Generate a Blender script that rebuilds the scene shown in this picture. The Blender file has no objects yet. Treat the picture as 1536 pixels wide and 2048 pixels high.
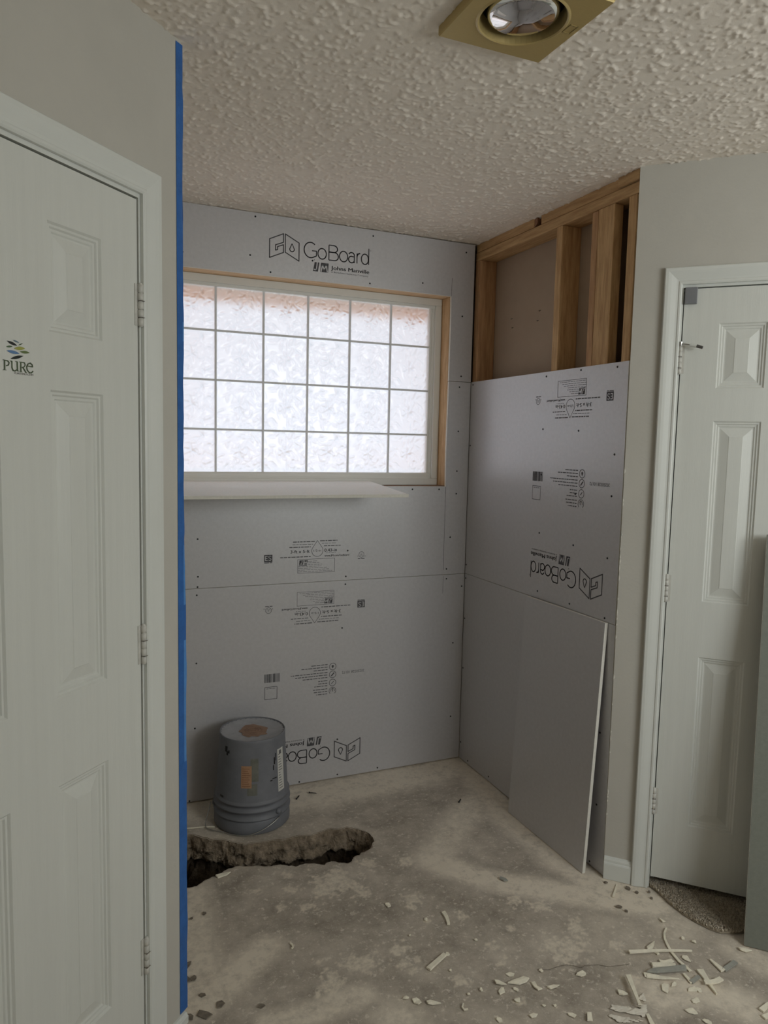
import bpy, bmesh, math, random
import numpy as np
from mathutils import Matrix, Vector, noise as mn
random.seed(7); np.random.seed(7)
S = bpy.context.scene
C = S.collection
q = 2 ** -.5
# ------------------------------------------------------------------ camera
YAW, PIT, ROL, FPX, CH = math.radians(23.29691), math.radians(5.40644), math.radians(1.25897), 1463.233, 1.52463
XR, YB, EY, FX, FY, H = 1.72617, 3.01542, 1.95807, 0.2536, 1.8392, 2.44
_fw = np.array([math.sin(YAW)*math.cos(PIT), math.cos(YAW)*math.cos(PIT), -math.sin(PIT)])
_r = np.array([math.cos(YAW), -math.sin(YAW), 0]); _u = np.cross(_r, _fw)
_rt = math.cos(ROL)*_r + math.sin(ROL)*_u; _up = -math.sin(ROL)*_r + math.cos(ROL)*_u
_o = np.array([0, 0, CH])
cd = bpy.data.cameras.new('camera'); cam = bpy.data.objects.new('camera', cd); C.objects.link(cam)
cd.sensor_fit = 'VERTICAL'; cd.sensor_height = 36; cd.sensor_width = 27; cd.lens = FPX*36/2048; cd.clip_start = .02
cam.matrix_world = Matrix(((_rt[0], _up[0], -_fw[0], 0), (_rt[1], _up[1], -_fw[1], 0), (_rt[2], _up[2], -_fw[2], CH), (0, 0, 0, 1)))
S.camera = cam
# ------------------------------------------------------------------ world: even overcast daylight outside
w = bpy.data.worlds.new('overcast'); S.world = w; w.use_nodes = True
nt = w.node_tree; nt.nodes.clear()
tc = nt.nodes.new('ShaderNodeTexCoord'); sp = nt.nodes.new('ShaderNodeSeparateXYZ'); mr = nt.nodes.new('ShaderNodeMapRange')
cr = nt.nodes.new('ShaderNodeMix'); cr.data_type = 'RGBA'; bg = nt.nodes.new('ShaderNodeBackground'); wo = nt.nodes.new('ShaderNodeOutputWorld')
nt.links.new(tc.outputs['Generated'], sp.inputs[0]); nt.links.new(sp.outputs['Z'], mr.inputs[0])
nt.links.new(mr.outputs[0], cr.inputs[0]); cr.inputs[6].default_value = (.375, .415, .475, 1); cr.inputs[7].default_value = (1.15, 1.25, 1.42, 1)
nt.links.new(cr.outputs[2], bg.inputs[0]); nt.links.new(bg.outputs[0], wo.inputs[0])
bg.inputs[1].default_value = 2.6
# daylight entering by the other window of the room, in the rear wall behind the camera
ld = bpy.data.lights.new('window_rear_offscreen', 'AREA'); ld.shape = 'RECTANGLE'; ld.size = 1.1; ld.size_y = .9
ld.energy = 25.5; ld.color = (.95, 1, .97)
lo = bpy.data.objects.new('window_rear_offscreen', ld); C.objects.link(lo)
lo.matrix_world = Matrix.Translation((2.08, -.82, 1.82)) @ Matrix(((1, 0, 0, 0), (0, 0, -1, 0), (0, 1, 0, 0), (0, 0, 0, 1)))
S.view_settings.view_transform = 'Standard'; S.view_settings.look = 'None'; S.view_settings.gamma = 1
S.view_settings.use_curve_mapping = False; S.view_settings.exposure = 0
S.cycles.max_bounces = 10; S.cycles.diffuse_bounces = 7; S.cycles.use_denoising = True; S.cycles.caustics_reflective = False

# ------------------------------------------------------------------ helpers
def ray(x, y): return _fw + _rt*(x-768)/FPX - _up*(y-1024)/FPX
def hit(x, y, n, P0):
    d = ray(x, y); n = np.array(n, float); t = ((np.array(P0)-_o) @ n)/(d @ n); return _o + t*d
def fl(x, y, z=0.0): p = hit(x, y, (0, 0, 1), (0, 0, z)); return (p[0], p[1])
def bk(x, y, off=0): p = hit(x, y, (0, 1, 0), (0, YB+off, 0)); return (p[0], p[2])
def rw(x, y, off=0): p = hit(x, y, (1, 0, 0), (XR+off, 0, 0)); return (-p[1], p[2])
def lw(x, y):
    p = hit(x, y, (q, -q, 0), (FX, FY, 0)); return ((p[0]-FX)*q+(p[1]-FY)*q, p[2])
def dw(x, y):
    p = hit(x, y, (q, q, 0), (XR, EY, 0)); return ((p[0]-XR)*q-(p[1]-EY)*q, p[2])
def frame(o, right, out):
    return Matrix(((right[0], 0, out[0], o[0]), (right[1], 0, out[1], o[1]), (right[2], 1, out[2], o[2]), (0, 0, 0, 1)))
M_BACK = frame((0, YB, 0), (1, 0, 0), (0, -1, 0))
M_RIGHT = frame((XR, 0, 0), (0, -1, 0), (-1, 0, 0))
M_LEFT = frame((FX, FY, 0), (q, q, 0), (q, -q, 0))
M_DOOR = frame((XR, EY, 0), (q, -q, 0), (-q, -q, 0))

class MB:
    def __init__(s): s.v = []; s.f = []; s.m = []
    def add(s, vs, fs, mi=0):
        b = len(s.v); s.v += [tuple(map(float, v)) for v in vs]
        for f in fs: s.f.append([b+i for i in f]); s.m.append(mi)
    def box(s, x0, x1, y0, y1, z0, z1, mi=0):
        s.add([(x0,y0,z0),(x1,y0,z0),(x1,y1,z0),(x0,y1,z0),(x0,y0,z1),(x1,y0,z1),(x1,y1,z1),(x0,y1,z1)],
              [(0,3,2,1),(4,5,6,7),(0,1,5,4),(1,2,6,5),(2,3,7,6),(3,0,4,7)], mi); return s
    def prism(s, poly, z0, z1, mi=0, ms=None):           # polygon in xy, between z0 and z1; ms = material of the edges
        n = len(poly); a = sum(poly[i][0]*poly[(i+1)%n][1]-poly[(i+1)%n][0]*poly[i][1] for i in range(n))
        if a < 0: poly = poly[::-1]
        b = len(s.v); ms = mi if ms is None else ms
        s.v += [(float(p[0]), float(p[1]), z0) for p in poly]+[(float(p[0]), float(p[1]), z1) for p in poly]
        s.f.append([b+i for i in range(n)][::-1]); s.m.append(mi)
        s.f.append([b+n+i for i in range(n)]); s.m.append(mi)
        for i in range(n):
            j = (i+1) % n; s.f.append([b+i, b+j, b+n+j, b+n+i]); s.m.append(ms)
        return s
    def lathe(s, prof, n=32, mi=0, cx=0, cy=0, flute=0):
        b = len(s.v)
        for r, z in prof:
            for k in range(n):
                a = 2*math.pi*k/n; rr = r*(1+flute*(1 if k % 2 else -1)); s.v.append((cx+rr*math.cos(a), cy+rr*math.sin(a), z))
        for i in range(len(prof)-1):
            for k in range(n):
                k2 = (k+1) % n; s.f.append([b+i*n+k, b+i*n+k2, b+(i+1)*n+k2, b+(i+1)*n+k]); s.m.append(mi)
        return s
    def tube(s, pts, r, n=8, mi=0):
        b = len(s.v); P = [Vector(p) for p in pts]; rr = r if isinstance(r, (list, tuple)) else [r]*len(P)
        for i, p in enumerate(P):
            t = (P[min(i+1, len(P)-1)]-P[max(i-1, 0)]).normalized()
            a = t.orthogonal().normalized() if i == 0 else (a - t*a.dot(t)).normalized()
            c = t.cross(a)
            for k in range(n):
                th = 2*math.pi*k/n; s.v.append(tuple(p+(a*math.cos(th)+c*math.sin(th))*rr[i]))
        for i in range(len(P)-1):
            for k in range(n):
                k2 = (k+1) % n; s.f.append([b+i*n+k, b+i*n+k2, b+(i+1)*n+k2, b+(i+1)*n+k]); s.m.append(mi)
        s.f.append([b+k for k in range(n)][::-1]); s.m.append(mi)
        s.f.append([b+(len(P)-1)*n+k for k in range(n)]); s.m.append(mi)
        return s
    def ribbon(s, pts, wd, z=0.0, mi=0, xf=None):         # flat stroke in the xy plane
        for i in range(len(pts)-1):
            (x0, y0), (x1, y1) = pts[i], pts[i+1]; L = math.hypot(x1-x0, y1-y0)
            if L < 1e-9: continue
            dx, dy = (x1-x0)/L, (y1-y0)/L; e = wd*.3 if len(pts) > 2 else 0
            x0 -= dx*e*(i > 0); y0 -= dy*e*(i > 0); x1 += dx*e*(i < len(pts)-2); y1 += dy*e*(i < len(pts)-2)
            nx, ny = -dy*wd/2, dx*wd/2
            c = [(x0-nx, y0-ny), (x1-nx, y1-ny), (x1+nx, y1+ny), (x0+nx, y0+ny)]
            if xf: c = [xf(*p) for p in c]
            s.add([(p[0], p[1], z) for p in c], [(0, 1, 2, 3)], mi)
        return s
    def poly(s, pts, z=0.0, mi=0): s.add([(p[0], p[1], z) for p in pts], [tuple(range(len(pts)))], mi); return s
    def mesh(s, name, mats, smooth=False):
        me = bpy.data.meshes.new(name); me.from_pydata(s.v, [], s.f)
        for m in (mats if isinstance(mats, (list, tuple)) else [mats]): me.materials.append(m)
        me.polygons.foreach_set('material_index', s.m)
        if smooth: me.polygons.foreach_set('use_smooth', [True]*len(s.f))
        me.update(); return me
    def build(s, name, mats, parent=None, M=None, smooth=False, **k):
        o = bpy.data.objects.new(name, s.mesh(name, mats, smooth)); C.objects.link(o)
        if parent: o.parent = parent
        if M is not None: o.matrix_basis = M
        return tag(o, **k)
def tag(o, label=None, cat=None, group=None, kind=None):
    if label: o['label'] = label
    if cat: o['category'] = cat
    if group: o['group'] = group
    if kind: o['kind'] = kind
    return o
def empty(name, loc=(0, 0, 0), rz=0, M=None, **k):
    o = bpy.data.objects.new(name, None); C.objects.link(o); o.empty_display_size = .05
    if M is not None: o.matrix_basis = M
    else: o.location = loc; o.rotation_euler = (0, 0, rz)
    return tag(o, **k)
def link(name, me, parent, M=None, **k):
    o = bpy.data.objects.new(name, me); C.objects.link(o); o.parent = parent
    if M is not None: o.matrix_basis = M
    return tag(o, **k)
def bevel(o, wd, seg=2):
    m = o.modifiers.new('bevel', 'BEVEL'); m.width = wd; m.segments = seg; m.limit_method = 'ANGLE'; m.angle_limit = math.radians(40); return o

# ------------------------------------------------------------------ materials
def mat(name, col, rough=.6, var=.0, vs=6, bump=0, bs=60, spec=.4, metal=0, col2=None, stretch=None, detail=4, dist=.002):
    m = bpy.data.materials.new(name); m.use_nodes = True; t = m.node_tree; b = t.nodes['Principled BSDF']
    b.inputs['Roughness'].default_value = rough; b.inputs['Metallic'].default_value = metal; b.inputs['Specular IOR Level'].default_value = spec
    b.inputs['Base Color'].default_value = (*col, 1)
    tcn = t.nodes.new('ShaderNodeTexCoord'); src = tcn.outputs['Object']
    if stretch:
        mp = t.nodes.new('ShaderNodeMapping'); mp.inputs['Scale'].default_value = stretch; t.links.new(src, mp.inputs[0]); src = mp.outputs[0]
    if var or col2:
        n = t.nodes.new('ShaderNodeTexNoise'); n.inputs['Scale'].default_value = vs; n.inputs['Detail'].default_value = detail; n.inputs['Roughness'].default_value = .65
        t.links.new(src, n.inputs['Vector'])
        mx = t.nodes.new('ShaderNodeMix'); mx.data_type = 'RGBA'
        c2 = col2 or tuple(c*(1-var) for c in col); c1 = col if col2 else tuple(min(1, c*(1+var)) for c in col)
        mx.inputs[6].default_value = (*c1, 1); mx.inputs[7].default_value = (*c2, 1)
        rr = t.nodes.new('ShaderNodeMapRange'); rr.inputs[1].default_value = .3; rr.inputs[2].default_value = .7
        t.links.new(n.outputs['Fac'], rr.inputs[0]); t.links.new(rr.outputs[0], mx.inputs[0]); t.links.new(mx.outputs[2], b.inputs['Base Color'])
    if bump:
        n2 = t.nodes.new('ShaderNodeTexNoise'); n2.inputs['Scale'].default_value = bs; n2.inputs['Detail'].default_value = 3; t.links.new(src, n2.inputs['Vector'])
        bp = t.nodes.new('ShaderNodeBump'); bp.inputs['Strength'].default_value = bump; bp.inputs['Distance'].default_value = dist
        t.links.new(n2.outputs['Fac'], bp.inputs['Height']); t.links.new(bp.outputs[0], b.inputs['Normal'])
    return m
M_WALL = mat('wall_paint', (.52, .50, .455), .75, .04, 3, .35, 90, .25, dist=.0015)
M_PAINT = mat('door_paint', (.665, .675, .64), .42, .025, 4, .30, 60, .45, stretch=(14, .5, 14), dist=.001)
M_TRIM = mat('trim_paint', (.675, .69, .66), .40, .02, 5, .08, 40, .45)
M_HINGE = mat('painted_hinge', (.58, .57, .53), .4, .12, 40, 0, 40, .5)
M_SEAM = mat('dark_hinge_seam', (.14, .115, .09), .5, .2, 90)
M_BOARD = mat('backer_board_face', (.495, .485, .50), .34, .06, 70, .10, 220, 1.0, detail=6)
_b = M_BOARD.node_tree.nodes['Principled BSDF']; _b.inputs['Coat Weight'].default_value = 1; _b.inputs['Coat Roughness'].default_value = .36; _b.inputs['Coat IOR'].default_value = 1.6
M_BOARD2 = mat('backer_board_green', (.205, .215, .185), .6, .07, 70, .12, 220, .4, detail=6)
M_FOAM = mat('board_core', (.70, .68, .62), .8, .06, 90, .4, 300, .2)
M_SILLB = mat('board_back_white', (.74, .74, .70), .6, .05, 110, .5, 260, .35)
M_INK = mat('print_ink', (.085, .083, .09), .7, .15, 200, spec=.2)
M_INKL = mat('print_ink_faint', (.15, .147, .155), .7, .1, 200, spec=.2)
M_SCREW = mat('black_screw', (.015, .015, .017), .5, .2, 90)
M_WOODZ = mat('stud_wood_upright', (.66, .45, .25), .7, 0, 9, .35, 40, .3, col2=(.42, .25, .115), stretch=(9, 9, .9), detail=6)
M_WOODY = mat('stud_wood_lengthwise', (.50, .31, .155), .7, 0, 9, .35, 40, .3, col2=(.33, .185, .08), stretch=(9, .9, 9), detail=6)
M_WOODX = mat('stud_wood_crosswise', (.80, .60, .40), .7, 0, 9, .35, 40, .3, col2=(.60, .40, .23), stretch=(.9, 9, 9), detail=6)
M_KRAFT = mat('drywall_back_paper', (.40, .31, .235), .85, .05, 5, .1, 80, .15)
M_VINYL = mat('window_vinyl', (.74, .73, .69), .4, .02, 6)
M_GRID = mat('window_grid', (.72, .73, .75), .5, .03, 20)
M_BRICK = mat('brick_reveal', (.95, .46, .20), .9, .10, 12, .3, 50, .1)
M_TAPE = mat('blue_tape', (.032, .13, .40), .5, .12, 30, .3, 120, .35)
M_TAPEL = mat('blue_tape_fold', (.09, .26, .60), .5, .10, 30, .3, 120, .35)
M_BRASS = mat('brass_plate', (.50, .38, .16), .42, .05, 60, .05, 200, .5, metal=.35, stretch=(1, 12, 1))
M_CHROME = mat('mirror_bulb', (.80, .80, .80), .07, 0, metal=1)
M_CAN = mat('can_black', (.02, .018, .015), .6)
M_PAIL = mat('pail_plastic', (.175, .18, .20), .5, .10, 14, .1, 60, .4)
M_PAILT = mat('pail_bottom_dusty', (.38, .38, .40), .6, .12, 22, .1, 60, .35)
M_CLAY = mat('orange_clay_stain', (.29, .185, .13), .75, .25, 30, .3, 90)
M_LABELO = mat('orange_label', (.42, .24, .14), .6, .12, 40)
M_LABELW = mat('white_label', (.62, .61, .57), .6, .05, 40)
M_OLIVE = mat('olive_smear', (.165, .165, .14), .6, .2, 30)
M_BLACKP = mat('black_drip', (.012, .012, .014), .4)
M_STEEL = mat('steel_wire', (.45, .44, .42), .35, metal=.9)
M_CHIP = mat('cream_scrap', (.88, .83, .69), .75, .10, 60, .2, 120)
M_CHIPG = mat('grey_scrap', (.36, .36, .325), .7, .10, 60)
M_CHIPD = mat('dark_crumb', (.20, .17, .135), .9, .3, 60, .4, 120)
M_PLASTIC = mat('cloudy_film', (.78, .73, .64), .35, .08, 60, spec=.6)
M_CARPET = mat('carpet_backing', (.36, .31, .24), .95, .2, 60)
M_PILE = mat('carpet_pile', (.80, .72, .60), .95, 0, 190, col2=(.34, .29, .22))
M_GREY = mat('grey_plastic', (.20, .205, .22), .45, .03, 20)
M_RUBBER = mat('rubber_tip', (.08, .075, .07), .6)
M_SOIL = mat('soil_and_concrete', (.10, .075, .052), .95, 0, 26, .9, 60, .1, col2=(.03, .022, .016), dist=.012, detail=8)
M_SLAB = mat('broken_concrete', (.36, .29, .215), .95, 0, 34, .9, 70, .1, col2=(.13, .10, .07), dist=.010, detail=8)
M_CEIL = mat('popcorn_ceiling', (.86, .79, .71), .92, .03, 40, .25, 420, .15)
# floor
M_FLOOR = bpy.data.materials.new('dusty_concrete'); M_FLOOR.use_nodes = True
t = M_FLOOR.node_tree; b = t.nodes['Principled BSDF']; b.inputs['Roughness'].default_value = .85; b.inputs['Specular IOR Level'].default_value = .2
g = t.nodes.new('ShaderNodeTexCoord')
def fnoise(t, sc, det, lo, hi, rough=.65):
    n = t.nodes.new('ShaderNodeTexNoise'); n.inputs['Scale'].default_value = sc; n.inputs['Detail'].default_value = det; n.inputs['Roughness'].default_value = rough
    t.links.new(g.outputs['Object'], n.inputs['Vector']); r = t.nodes.new('ShaderNodeMapRange'); r.inputs[1].default_value = lo; r.inputs[2].default_value = hi
    t.links.new(n.outputs['Fac'], r.inputs[0]); return r.outputs[0]
def fmix(t, fac, a, c):
    m = t.nodes.new('ShaderNodeMix'); m.data_type = 'RGBA'; t.links.new(fac, m.inputs[0])
    for i, x in ((6, a), (7, c)):
        if isinstance(x, tuple): m.inputs[i].default_value = (*x, 1)
        else: t.links.new(x, m.inputs[i])
    return m.outputs[2]
def fmath(t, op, a, c):
    m = t.nodes.new('ShaderNodeMath'); m.operation = op; m.use_clamp = True
    for i, x in enumerate((a, c)):
        if isinstance(x, (int, float)): m.inputs[i].default_value = x
        else: t.links.new(x, m.inputs[i])
    return m.outputs[0]
at = t.nodes.new('ShaderNodeAttribute'); at.attribute_name = 'dust'; at2 = t.nodes.new('ShaderNodeAttribute'); at2.attribute_name = 'patch'
c0 = fmix(t, fnoise(t, 5.5, 10, .34, .68, .72), (.30, .262, .218), (.60, .535, .455))
c0 = fmix(t, fmath(t, 'MULTIPLY', fnoise(t, 48, 8, .55, .64, .75), .85), c0, (.73, .67, .585))
c0 = fmix(t, fmath(t, 'MULTIPLY', fnoise(t, 150, 4, .58, .68), .5), c0, (.58, .54, .47))
dn = fmath(t, 'MULTIPLY', fnoise(t, 26, 10, .30, .62, .75), at.outputs['Fac'])
du = fmath(t, 'ADD', dn, fmath(t, 'MULTIPLY', at.outputs['Fac'], .28))
c0 = fmix(t, fmath(t, 'MINIMUM', du, .92), c0, (.80, .72, .605))
c0 = fmix(t, fmath(t, 'MULTIPLY', at2.outputs['Fac'], fnoise(t, 60, 6, .25, .6)), c0, (.74, .665, .555))
t.links.new(c0, b.inputs['Base Color'])
bb = t.nodes.new('ShaderNodeBump'); bb.inputs['Strength'].default_value = .5; bb.inputs['Distance'].default_value = .003
t.links.new(fnoise(t, 45, 8, .2, .8, .7), bb.inputs['Height']); t.links.new(bb.outputs[0], b.inputs['Normal'])
# obscure pane: scatters the daylight, with a soft sheen
M_PANE = bpy.data.materials.new('obscure_pane'); M_PANE.use_nodes = True
t = M_PANE.node_tree; t.nodes.clear(); out = t.nodes.new('ShaderNodeOutputMaterial'); tr = t.nodes.new('ShaderNodeBsdfTranslucent'); tr.inputs[0].default_value = (.93, .94, .95, 1)
gl = t.nodes.new('ShaderNodeBsdfGlossy'); gl.inputs['Roughness'].default_value = .25; gl.inputs[0].default_value = (.8, .8, .8, 1)
rf = t.nodes.new('ShaderNodeBsdfRefraction'); rf.inputs['Roughness'].default_value = .65; rf.inputs['IOR'].default_value = 1.15; rf.inputs[0].default_value = (.95, .96, .97, 1)
m1 = t.nodes.new('ShaderNodeMixShader'); m1.inputs[0].default_value = .35; m2 = t.nodes.new('ShaderNodeMixShader'); m2.inputs[0].default_value = .05
t.links.new(tr.outputs[0], m1.inputs[1]); t.links.new(rf.outputs[0], m1.inputs[2]); t.links.new(m1.outputs[0], m2.inputs[1]); t.links.new(gl.outputs[0], m2.inputs[2]); t.links.new(m2.outputs[0], out.inputs[0])

# ------------------------------------------------------------------ structure
# hole broken through the slab (outline traced on the floor)
HZ = [(75,905),(150,897),(215,915),(280,935),(350,930),(430,950),(495,962),(560,955),(630,948),(700,935),(770,932),(860,905),(905,908),(950,898),(1000,885),(1060,860),(1120,862),(1180,850),(1230,858),(1280,868),(1315,880),(1345,905),(1365,940),(1350,968),(1338,992),(1300,1008),(1262,1030),(1225,1045),(1215,1070),(1195,1086),(1140,1084),(1080,1072),(1050,1080),(1030,1097),(960,1088),(900,1090),(870,1102),(840,1107),(790,1104),(740,1094),(690,1102),(650,1108),(580,1100),(500,1106),(460,1104),(400,1118),(360,1140),(330,1166),(285,1178),(240,1198),(205,1215),(180,1240),(120,1252),(75,1250)]
hole = [fl(340+x/3.339, 1400+y/3.339) for x, y in HZ]
hole = [(.262, hole[0][1]+.01)] + hole + [(.262, hole[-1][1]-.015)]
def resample(poly, d):
    out = []
    for i in range(len(poly)):
        (x0, y0), (x1, y1) = poly[i], poly[(i+1) % len(poly)]; L = math.hypot(x1-x0, y1-y0); n = max(1, int(L/d))
        for k in range(n): out.append((x0+(x1-x0)*k/n, y0+(y1-y0)*k/n))
    return out
hole_r = resample(hole, .006)
hole_r = [(x+.004*mn.noise((x*60, y*60, 1)), y+.006*mn.noise((x*60, y*60, 7))) for x, y in hole_r]
HP = np.array(hole_r)
def inside(P, poly):
    x, y = P[:, 0], P[:, 1]; r = np.zeros(len(P), bool); n = len(poly)
    for i in range(n):
        x0, y0 = poly[i]; x1, y1 = poly[(i+1) % n]
        if y0 == y1: continue
        c = ((y0 > y) != (y1 > y)) & (x < (x1-x0)*(y-y0)/(y1-y0)+x0); r ^= c
    return r
GX0, GX1, GY0, GY1, GS = .2, 2.2, 1.1, 3.05, .0065
nx, ny = int((GX1-GX0)/GS), int((GY1-GY0)/GS)
gx, gy = np.meshgrid(np.linspace(GX0, GX1, nx+1), np.linspace(GY0, GY1, ny+1))
V = np.stack([gx.ravel(), gy.ravel(), np.zeros(gx.size)], 1)
idx = np.arange(V.shape[0]).reshape(ny+1, nx+1)
Q = np.stack([idx[:-1, :-1], idx[:-1, 1:], idx[1:, 1:], idx[1:, :-1]], -1).reshape(-1, 4)
ins = inside(V[:, :2], hole_r)
keep = ins[Q].sum(1) < 2
Q = Q[keep]
# pull the rim vertices onto the outline
rim = np.unique(Q[ins[Q].any(1)]); near = [i for i in np.unique(Q) if False]
cnt = np.bincount(Q.ravel(), minlength=len(V)); bx0, bx1 = HP[:, 0].min()-.02, HP[:, 0].max()+.02; by0, by1 = HP[:, 1].min()-.02, HP[:, 1].max()+.02
bd = np.where((cnt > 0) & (cnt < 4) & (V[:, 0] > bx0) & (V[:, 0] < bx1) & (V[:, 1] > by0) & (V[:, 1] < by1))[0]
for i in np.unique(np.concatenate([bd, rim])):
    d = ((HP-V[i, :2])**2).sum(1); j = d.argmin()
    if d[j] < .012**2: V[i, :2] = HP[j]
# dust and pale patches lie where they were left on the slab
dust = np.zeros(len(V))
def blob(px, py, rx, wt=1, ry=None):
    global dust
    x, y = fl(px, py); ry = ry or rx
    dust = np.maximum(dust, wt*np.clip(1.5-1.5*np.sqrt(((V[:, 0]-x)/rx)**2+((V[:, 1]-y)/ry)**2), 0, 1))
def stroke(pts, r, wt=1):
    global dust
    P = [np.array(fl(*p)) for p in pts]
    for a, c in zip(P[:-1], P[1:]):
        ab = c-a; tt = np.clip(((V[:, :2]-a) @ ab)/(ab @ ab), 0, 1); d = np.sqrt((((V[:, :2]-a)-tt[:, None]*ab)**2).sum(1))
        dust = np.maximum(dust, wt*np.clip(1.6-1.6*d/r, 0, 1))
stroke([(365, 1618), (640, 1590), (915, 1530)], .17, .95)
stroke([(930, 1530), (1020, 1640), (1170, 1755), (1300, 1800)], .10, .9)
stroke([(960, 1590), (905, 1660), (865, 1715)], .10, .7)
stroke([(868, 1720), (930, 1745), (1020, 1768), (1130, 1785), (1310, 1812)], .085, 1)
stroke([(380, 1790), (385, 1880), (400, 1990)], .10, .8); stroke([(400, 2010), (470, 1950), (530, 1895)], .08, .9)
stroke([(540, 2045), (640, 2020), (720, 1990)], .06, .8); blob(800, 2040, .10, .7); blob(1000, 2048, .06, .4)
stroke([(1320, 1990), (1400, 1975), (1480, 2010)], .09, .8); stroke([(1480, 1900), (1530, 1930)], .08, .6); blob(1350, 1850, .12, .55); blob(1230, 1880, .2, .25)
blob(430, 1700, .25, .3)
pch = np.zeros(len(V)); Z7 = lambda x, y: fl(340+x/2.56, 1700+y/2.56); Z8 = lambda x, y: fl(760+x/2.844, 1650+y/2.844)
for f_, lst in ((Z7, [(845,145,.055),(800,195,.05),(925,170,.03),(980,215,.025),(1240,245,.03),(1240,285,.02),(1165,505,.03),(1200,575,.022),(960,580,.04),(1010,575,.03),(820,690,.035),(830,640,.02),(710,285,.022),(605,130,.02),(615,200,.02),(1010,65,.03),(760,572,.01),(1480,670,.02),(430,210,.015),(570,290,.02),(1310,360,.012),(1270,550,.012)]),
                (Z8, [(150,205,.03),(365,230,.035),(1035,757,.022),(745,590,.015),(460,885,.022),(785,1000,.014),(1060,690,.05),(1110,575,.025),(980,680,.03),(640,690,.02),(470,520,.02),(690,780,.015),(190,830,.015),(910,460,.03),(760,420,.025),(1330,680,.02),(1450,875,.025)])):
    for x, y, r in lst:
        X, Y = f_(x, y); k = np.where((abs(V[:, 0]-X) < 2*r) & (abs(V[:, 1]-Y) < 2*r))[0]
        for i in k:
            d = math.hypot(V[i, 0]-X, V[i, 1]-Y)/r*(1+.9*mn.fractal((V[i, 0]*45, V[i, 1]*45, r*99), 1, 2, 4))
            pch[i] = max(pch[i], min(1, max(0, (1-d)*5)))
for i in range(len(V)):                                     # uneven surface of the slab
    V[i, 2] = min(0, -.0016+.0016*mn.noise((V[i, 0]*9, V[i, 1]*9, 3)))
nv = len(V)
R = [(-.95, 2.95, -.85, GY0), (-.95, GX0, GY0, 3.175), (GX1, 2.95, GY0, 3.175), (GX0, GX1, GY1, 3.175)]
ext = []; fq = Q.tolist()
for x0, x1, y0, y1 in R:
    k = nv+len(ext); ext += [(x0, y0, 0), (x1, y0, 0), (x1, y1, 0), (x0, y1, 0)]; fq.append([k, k+1, k+2, k+3])
me = bpy.data.meshes.new('floor'); me.from_pydata(V.tolist()+ext, [], fq); me.materials.append(M_FLOOR)
for nm, arr in (('dust', dust), ('patch', pch)):
    a_ = me.attributes.new(nm, 'FLOAT', 'POINT'); a_.data.foreach_set('value', np.concatenate([arr, np.full(len(ext), .3)]).astype(np.float32))
me.update(); me.validate()
floor = bpy.data.objects.new('floor', me); C.objects.link(floor); tag(floor, 'bare dusty concrete slab with a hole broken through it', 'floor', kind='structure')
# hole walls
m_ = MB(); n = len(hole_r); ctr = HP.mean(0); rings = []
lev = [(-.0005, -.004, 0), (-.005, .001, .004), (-.014, .004, .008), (-.026, .005, .012), (-.038, .010, .014), (-.050, .008, .016), (-.062, .015, .016), (-.074, .018, .018), (-.086, .010, .020), (-.10, .004, .018), (-.12, .012, .016), (-.15, .03, .018), (-.19, .045, .02), (-.24, .06, .02)]
nrm = []
for i in range(n):
    a, c = HP[(i-3) % n], HP[(i+3) % n]; d = c-a; d /= np.hypot(*d)+1e-9; nrm.append((d[1], -d[0]))
area = sum(HP[i][0]*HP[(i+1) % n][1]-HP[(i+1) % n][0]*HP[i][1] for i in range(n)); sg = -1 if area > 0 else 1
for li, (z, inw, jit) in enumerate(lev):
    for i in range(n):
        x, y = HP[i]; k = inw + jit*mn.fractal((x*34, y*34, z*75), .8, 2, 4); far = nrm[i][1]*sg < -.3
        if far: k *= 1.25
        m_.v.append((x+nrm[i][0]*sg*k, y+nrm[i][1]*sg*k, z+.012*mn.noise((x*35, y*35, z*50))*(li > 1)))
for li in range(len(lev)-1):
    for i in range(n):
        j = (i+1) % n; m_.f.append([li*n+i, li*n+j, (li+1)*n+j, (li+1)*n+i]); m_.m.append(0 if li < 8 else 1)
hw = m_.build('broken_edge', [M_SLAB, M_SOIL], floor, smooth=True, label='rough broken concrete edge of the trench')
m_ = MB(); bxs = np.linspace(bx0-.05, bx1+.03, 60); bys = np.linspace(by0-.05, by1+.05, 34)
for y in bys:
    for x in bxs: m_.v.append((x, y, -.235+.03*mn.fractal((x*18, y*18, 2), 1, 2, 4)))
for j in range(33):
    for i in range(59): k = j*60+i; m_.f.append([k, k+1, k+61, k+60]); m_.m.append(0)
m_.build('trench_soil', M_SOIL, floor, label='dark damp soil in the trench')

# ceiling with an opening for the recessed lamp; the sprayed relief is modelled where it is in view
LX, LY = .895, 1.395
CX0, CX1, CY0, CY1, CS = -.25, 2.3, 1.06, 3.16, .0036
a = .095; ncx, ncy = int((CX1-CX0)/CS), int((CY1-CY0)/CS)
rg = np.random.default_rng(4); kx = np.fft.fftfreq(ncx+1)[None, :]; ky = np.fft.fftfreq(ncy+1)[:, None]
def smooth_noise(sig):
    f = np.fft.ifft2(np.fft.fft2(rg.standard_normal((ncy+1, ncx+1)))*np.exp(-2*(math.pi*sig)**2*(kx**2+ky**2))).real; return f/f.std()
hh = np.clip(smooth_noise(1.05)-.35, 0, 2.2)*.0021+np.clip(smooth_noise(1.7)-.9, 0, 2)*.0016+smooth_noise(9)*.00015
cgx, cgy = np.meshgrid(np.linspace(CX0, CX1, ncx+1), np.linspace(CY0, CY1, ncy+1))
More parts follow.
